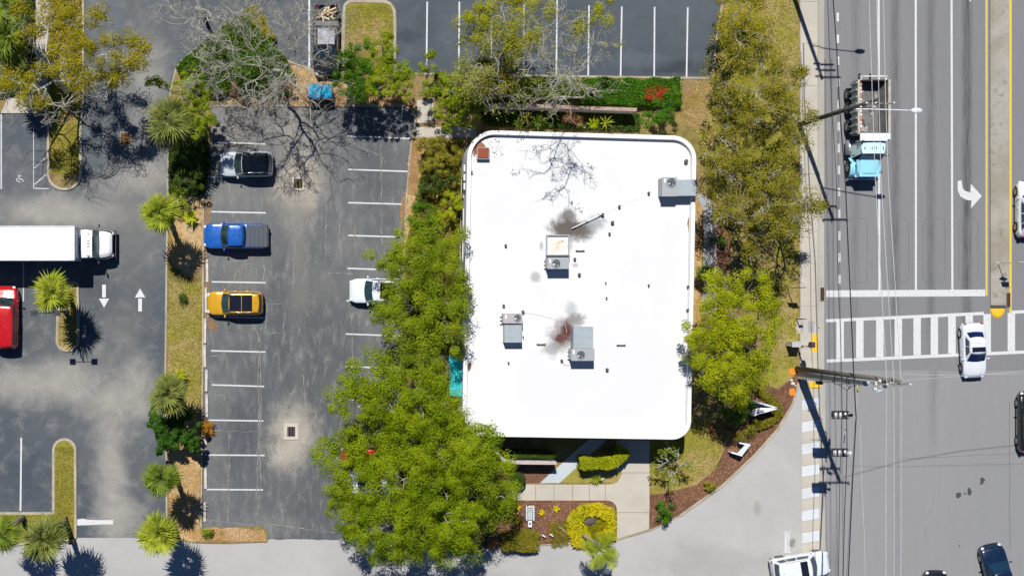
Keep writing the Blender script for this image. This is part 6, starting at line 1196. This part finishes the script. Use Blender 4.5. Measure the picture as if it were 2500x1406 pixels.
shrub('yellow green bush inside the curved edging against the wall', [(1100, 500, 28), (1090, 530, 26), (1115, 480, 20)], LG3, 1.8, 1.0)
shrub('dark green bush between yellow green tree and V-shaped sign', [(1810, 990, 28), (1785, 1000, 26), (1820, 965, 20), (1795, 1020, 18)], LG6, 2.2, 1.2)
shrub('spiky olive bush below the V-shaped sign', [(1825, 1050, 22), (1835, 1035, 14), (1812, 1062, 14)], LG4, .8, 1.0)
shrub('small fresh bush beside the grey path wall', [(1755, 595, 12)], LG6, .9)
shrub('dead brown shrubs under the yellow green tree', [(1770, 1045, 18), (1745, 1050, 12)], LBR, .5, .5)
shrub('rust coloured dry shrub in the court north of the building', [(1390, 290, 16), (1410, 300, 14)], LBR, 1.6, .6)
shrub('dry pinkish shrub beside the olive clipped hedge', [(1212, 1310, 14), (1205, 1325, 10)], LBR, .5, .6)
shrub('ochre undergrowth at the edge of the bank by the bare tree', [(600, 235, 26), (640, 250, 26), (560, 225, 20), (700, 225, 22)], LBR, 1.0, .5)
def ball(label, px, py, r, z, m):
    v = W(px, py, z); b_ = empty('topiary_ball', (v.x, v.y, BZ), label, 'shrub'); d = R.normal(0, 1, (5000, 3)); d[:, 2] = np.abs(d[:, 2]) * 1.0 - .2; d /= np.linalg.norm(d, axis=1)[:, None]; rr = r / S
    V = leafV(d * rr * R.uniform(.93, 1.02, 5000)[:, None] + np.array([0, 0, z - BZ]), .08, .05, .8); link('crown', quads_mesh('crown', V), m, b_); k = MB(); k.ell((0, 0, z - BZ), (rr * .9, rr * .9, rr * .9), 16, 10); k.tube([(0, 0, 0), (0, 0, z)], .06, 6); link('core', k.mesh('core'), mat('twig_core', (.02, .03, .01), .9), b_)
ball('dark green clipped ball beside the pale walk at the edge of the big tree', 1264, 1170, 18, 1.1, LG7)
# hedges
def hedge(label, pts, w, h, m, n, name='clipped_hedge', leaf=(.12, .07), cat='hedge', core=(.02, .035, .008)):
    q = [W(p[0], p[1], h) for p in pts]; q = [(v.x, v.y) for v in q]; c = q[len(q) // 2]; r = empty(name, (c[0], c[1], BZ), label, cat)
    k = MB(); k.ribbon(q, (w / S) * .86, BZ - .02, h - .06); k.build('core', mat('hedge_core', core, .95), r)
    L = [math.hypot(q[i + 1][0] - q[i][0], q[i + 1][1] - q[i][1]) for i in range(len(q) - 1)]; pr = np.array(L) / sum(L); seg = R.choice(len(L), n, p=pr); t = R.uniform(0, 1, n); A = np.array(q)[seg]; B = np.array(q)[seg + 1]; P = A + (B - A) * t[:, None]; d = B - A; d /= np.linalg.norm(d, axis=1)[:, None]; nn = np.c_[-d[:, 1], d[:, 0]]
    ww = w / S / 2; side_ = R.uniform(0, 1, n); off = np.where(side_ < .6, R.uniform(-1, 1, n) * ww, np.sign(R.uniform(-1, 1, n)) * ww); z = np.where(side_ < .6, h + R.normal(0, .07, n) + .05 * np.sin(P[:, 0] * 5) * np.cos(P[:, 1] * 4), R.uniform(BZ, h, n)); P = P + nn * (off * (.94 + .1 * np.sin(P[:, 0] * 3.1 + P[:, 1] * 2)) + R.normal(0, .06, n))[:, None] + d * R.normal(0, .1, (n, 1))
    C = np.c_[P, z] - np.array([c[0], c[1], BZ]); link('crown', quads_mesh('crown', leafV(C, leaf[0], leaf[1], .75)), m, r)
hedge('clipped dark hedge left part behind the curved garden wall', [(1229, 1105), (1250, 1108), (1290, 1109), (1312, 1110)], 14, 1.4, LG7, 5200); hedge('short clipped hedge block at the right end of the curved garden wall', [(1316, 1110), (1334, 1111), (1350, 1112)], 13, 1.4, LG7, 2200)
hedge('bright green clipped hedge curving up at its east end south of the building', [(1420, 1131), (1450, 1132), (1485, 1131), (1502, 1126), (1517, 1115), (1527, 1100)], 24, 1.7, LG3, 9000, leaf=(.17, .09))
hedge('olive brown hedge block at the edge of the pale driveway', [(1230, 1322), (1250, 1321), (1270, 1323), (1290, 1321), (1313, 1323)], 44, .95, LG4, 9000, 'hedge', (.14, .08))
shrub('rounded red and green flowering bush on the north hedge', [(1592, 232, 18), (1612, 228, 10)], LRED, 1.3, .7)
hedge('long bright green hedge north of the screen wall', [(1425, 222), (1500, 224), (1580, 226), (1660, 222)], 62, .9, LG6, 22000, 'hedge', (.17, .1)); hedge('left stretch of the north hedge in front of the bare trees', [(1062, 200), (1150, 205), (1250, 212), (1425, 218)], 44, .9, leaf_mat('leaf_hedge_mix', (.08, .13, .01), (.2, .25, .02), (.2, .18, .05), .25), 20000, 'hedge', (.17, .1))
hedge('low brown green hedge looping round the V-shaped sign', [(1852, 955), (1875, 968), (1893, 985), (1903, 1003), (1896, 1020), (1872, 1034), (1845, 1042)], 15, .5, LG4, 5200)
def cover(name, lb, poly, z, m, n, leaf, zj=.15, hump=.0):
    pp = scatter([G(p) for p in poly], n); c = pp.mean(0); zz = z + R.uniform(-zj, zj, n) + hump * np.sin(pp[:, 0] * 1.3) * np.cos(pp[:, 1] * 1.7); C = np.c_[pp, np.maximum(zz, BZ + .03)] 
    o = link(name, quads_mesh(name, leafV(C, leaf[0], leaf[1], .6)), m); o['kind'] = 'stuff'; o['label'] = lb; return o
cover('ivy_cover', 'thick dark green ivy on the bank under the bare tree', [(432, 172), (447, 150), (545, 67), (590, 40), (660, 100), (700, 150), (720, 190), (690, 215), (640, 190), (600, 215), (545, 235), (480, 230)], .55, leaf_mat('leaf_ivy', (.03, .08, .006), (.09, .16, .01), (.2, .22, .02), .2), 17000, (.26, .14), .3, .3)
cover('ivy_cover', 'patches of ivy at the foot of the bare tree', [(640, 120), (700, 150), (720, 200), (700, 245), (600, 255), (560, 225), (620, 200)], .4, LG7, 7000, (.24, .14), .2, .1)
cover('ivy_cover', 'ochre tuft growth at the top tip of the bank', [(600, 30), (622, 15), (650, 50), (675, 100), (640, 95), (605, 60)], .5, LG5, 3500, (.24, .1), .25)
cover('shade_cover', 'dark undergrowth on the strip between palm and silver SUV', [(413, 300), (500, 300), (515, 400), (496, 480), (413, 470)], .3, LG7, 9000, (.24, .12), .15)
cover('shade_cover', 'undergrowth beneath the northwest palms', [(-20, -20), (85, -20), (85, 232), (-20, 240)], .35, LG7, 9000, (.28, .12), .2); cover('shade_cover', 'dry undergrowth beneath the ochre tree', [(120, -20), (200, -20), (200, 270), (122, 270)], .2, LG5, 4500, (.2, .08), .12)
cover('shrub_cover', 'mixed olive ground cover between middle lot and building', [(1040, 345), (1128, 345), (1132, 860), (990, 860), (990, 600), (1015, 500)], .3, LG4, 16000, (.2, .1), .15); cover('shade_cover', 'undergrowth in the court north of the building', [(1170, 272), (1560, 280), (1560, 322), (1185, 308)], .25, LG7, 6000, (.24, .12), .15)
cover('yellow_ground_cover', 'ring of vivid yellow leafy plants around the boulder', [(1380, 1275), (1392, 1248), (1420, 1230), (1460, 1226), (1492, 1238), (1501, 1260), (1499, 1312), (1470, 1322), (1452, 1300), (1478, 1285), (1474, 1266), (1452, 1256), (1428, 1257), (1417, 1272), (1430, 1290), (1448, 1318), (1430, 1336), (1398, 1332), (1385, 1300)], .36, LY, 4600, (.36, .11), .26, .12)
cover('verge_weeds', 'ochre grass tufts in the middle of the yellow ring', [(1412, 1275), (1475, 1262), (1480, 1300), (1450, 1318), (1420, 1300)], .3, LG5, 1500, (.3, .05), .1); cover('dry_tuft', 'dry grey olive tuft left of the yellow ring', [(1340, 1275), (1385, 1270), (1385, 1330), (1345, 1335)], .22, LG4, 600, (.4, .04), .12)
cover('red_flowers', 'red blossoms on top of the north hedge', [(1566, 222), (1598, 214), (1625, 222), (1620, 238), (1585, 245), (1568, 238)], .98, LRED, 420, (.15, .11), .08)
cover('red_flowers', 'red blossoms in the big green tree', [(955, 1100), (972, 1098), (970, 1125), (960, 1130)], 7.6 if False else 1.5, LRED, 10, (.1, .1), .1)
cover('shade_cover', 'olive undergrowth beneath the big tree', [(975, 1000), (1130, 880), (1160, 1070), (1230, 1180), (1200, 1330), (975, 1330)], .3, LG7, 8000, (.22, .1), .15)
# leaf rosettes with single leaves
def rosette(px, py, label, m, n=16, L=.45, w=.07, z=.25, name='spiky_plant', cat='plant', el0=25, group=None):
    v = W(px, py, z); r = empty(name, (v.x, v.y, BZ), label, cat, group); k = MB(); me = None
    k.add([(0, -w * .4, 0), (L * .5, -w, .06), (L, 0, -.04), (L * .5, w, .06), (0, w * .4, 0), (L * .5, 0, .02)], [(0, 1, 5), (1, 2, 5), (2, 3, 5), (3, 4, 5), (0, 5, 4)]); me = k.mesh('leaf'); me.materials.append(m)
    for i in range(n): s = random.uniform(.75, 1.1); link('leaf', me, None, r, (0, 0, z - BZ), (random.uniform(-.3, .3), -math.radians(el0 - (i % 3) * 18 + random.uniform(-8, 8) + 15), i * 2.4)).scale = (s, s, s)
    if z > .5: k = MB(); k.cyl((0, 0, 0), .06, z - BZ, 6); link('stem', k.mesh('stem'), BARK, r)
yg = leaf_mat('leaf_lime', (.34, .42, .01), (.5, .55, .015), None, .3); yy_ = leaf_mat('leaf_gold', (.55, .45, .01), (.7, .55, .01), None, .2)
rosette(465, 530, 'large lime spiky plant right of the palm by the blue pickup', yg, 26, .75, .07, .7); rosette(440, 914, 'lime spiky plant above the third palm on the strip', yg, 22, .7, .06, .7); rosette(1447, 302, 'round lime plant with star of leaves against the north roof edge', yg, 40, .62, .06, 1.6, el0=40); rosette(1478, 300, 'green strap leaved plant right of the round lime plant', LP[1], 9, .85, .07, 1.0)
rosette(1312, 296, 'dark broad leaved plant in the court, left', LP[0], 14, .8, .1, 1.0); rosette(1265, 302, 'dark broad leaved plant in the court, leftmost by the walk', LP[0], 12, .7, .1, .9); rosette(1455, 1168, 'green spiky plant at the front of the curved hedge', LP[1], 14, .6, .05, .4); rosette(1115, 853, 'lime rosette poking out beside the west wall above the teal awning', yg, 26, .5, .05, 1.2)
for px, py, lb in ((1322, 1250, 'yellow clump right of the garden lounger'), (1358, 1241, 'yellow clump farther right below the pale walk'), (1263, 1237, 'yellow clump at the upper left of the garden lounger'), (1264, 1270, 'yellow clump at the lower left of the garden lounger')): rosette(px, py, lb, yy_, 16, .36, .05, .25, group='yellow clumps on the mulch')
b = W(1380, 1290); k = MB(); k.tube([W(1365, 1285, .2), W(1384, 1300, .25)], [.09, .06], 7); k.thing('driftwood', mat('driftwood', (.4, .33, .25), .9, var=.3), 'pale piece of driftwood left of the yellow ring', 'log'); v1 = W(1205, 272, 4.0)
k = MB(); k.tube([W(1181, 233, 4.6), W(1205, 275, 4.3)], .07, 7); k.thing('broken_limb', BARKW, 'straight white broken limb above the northwest roof corner', 'branch')
sc.render.engine = 'CYCLES'
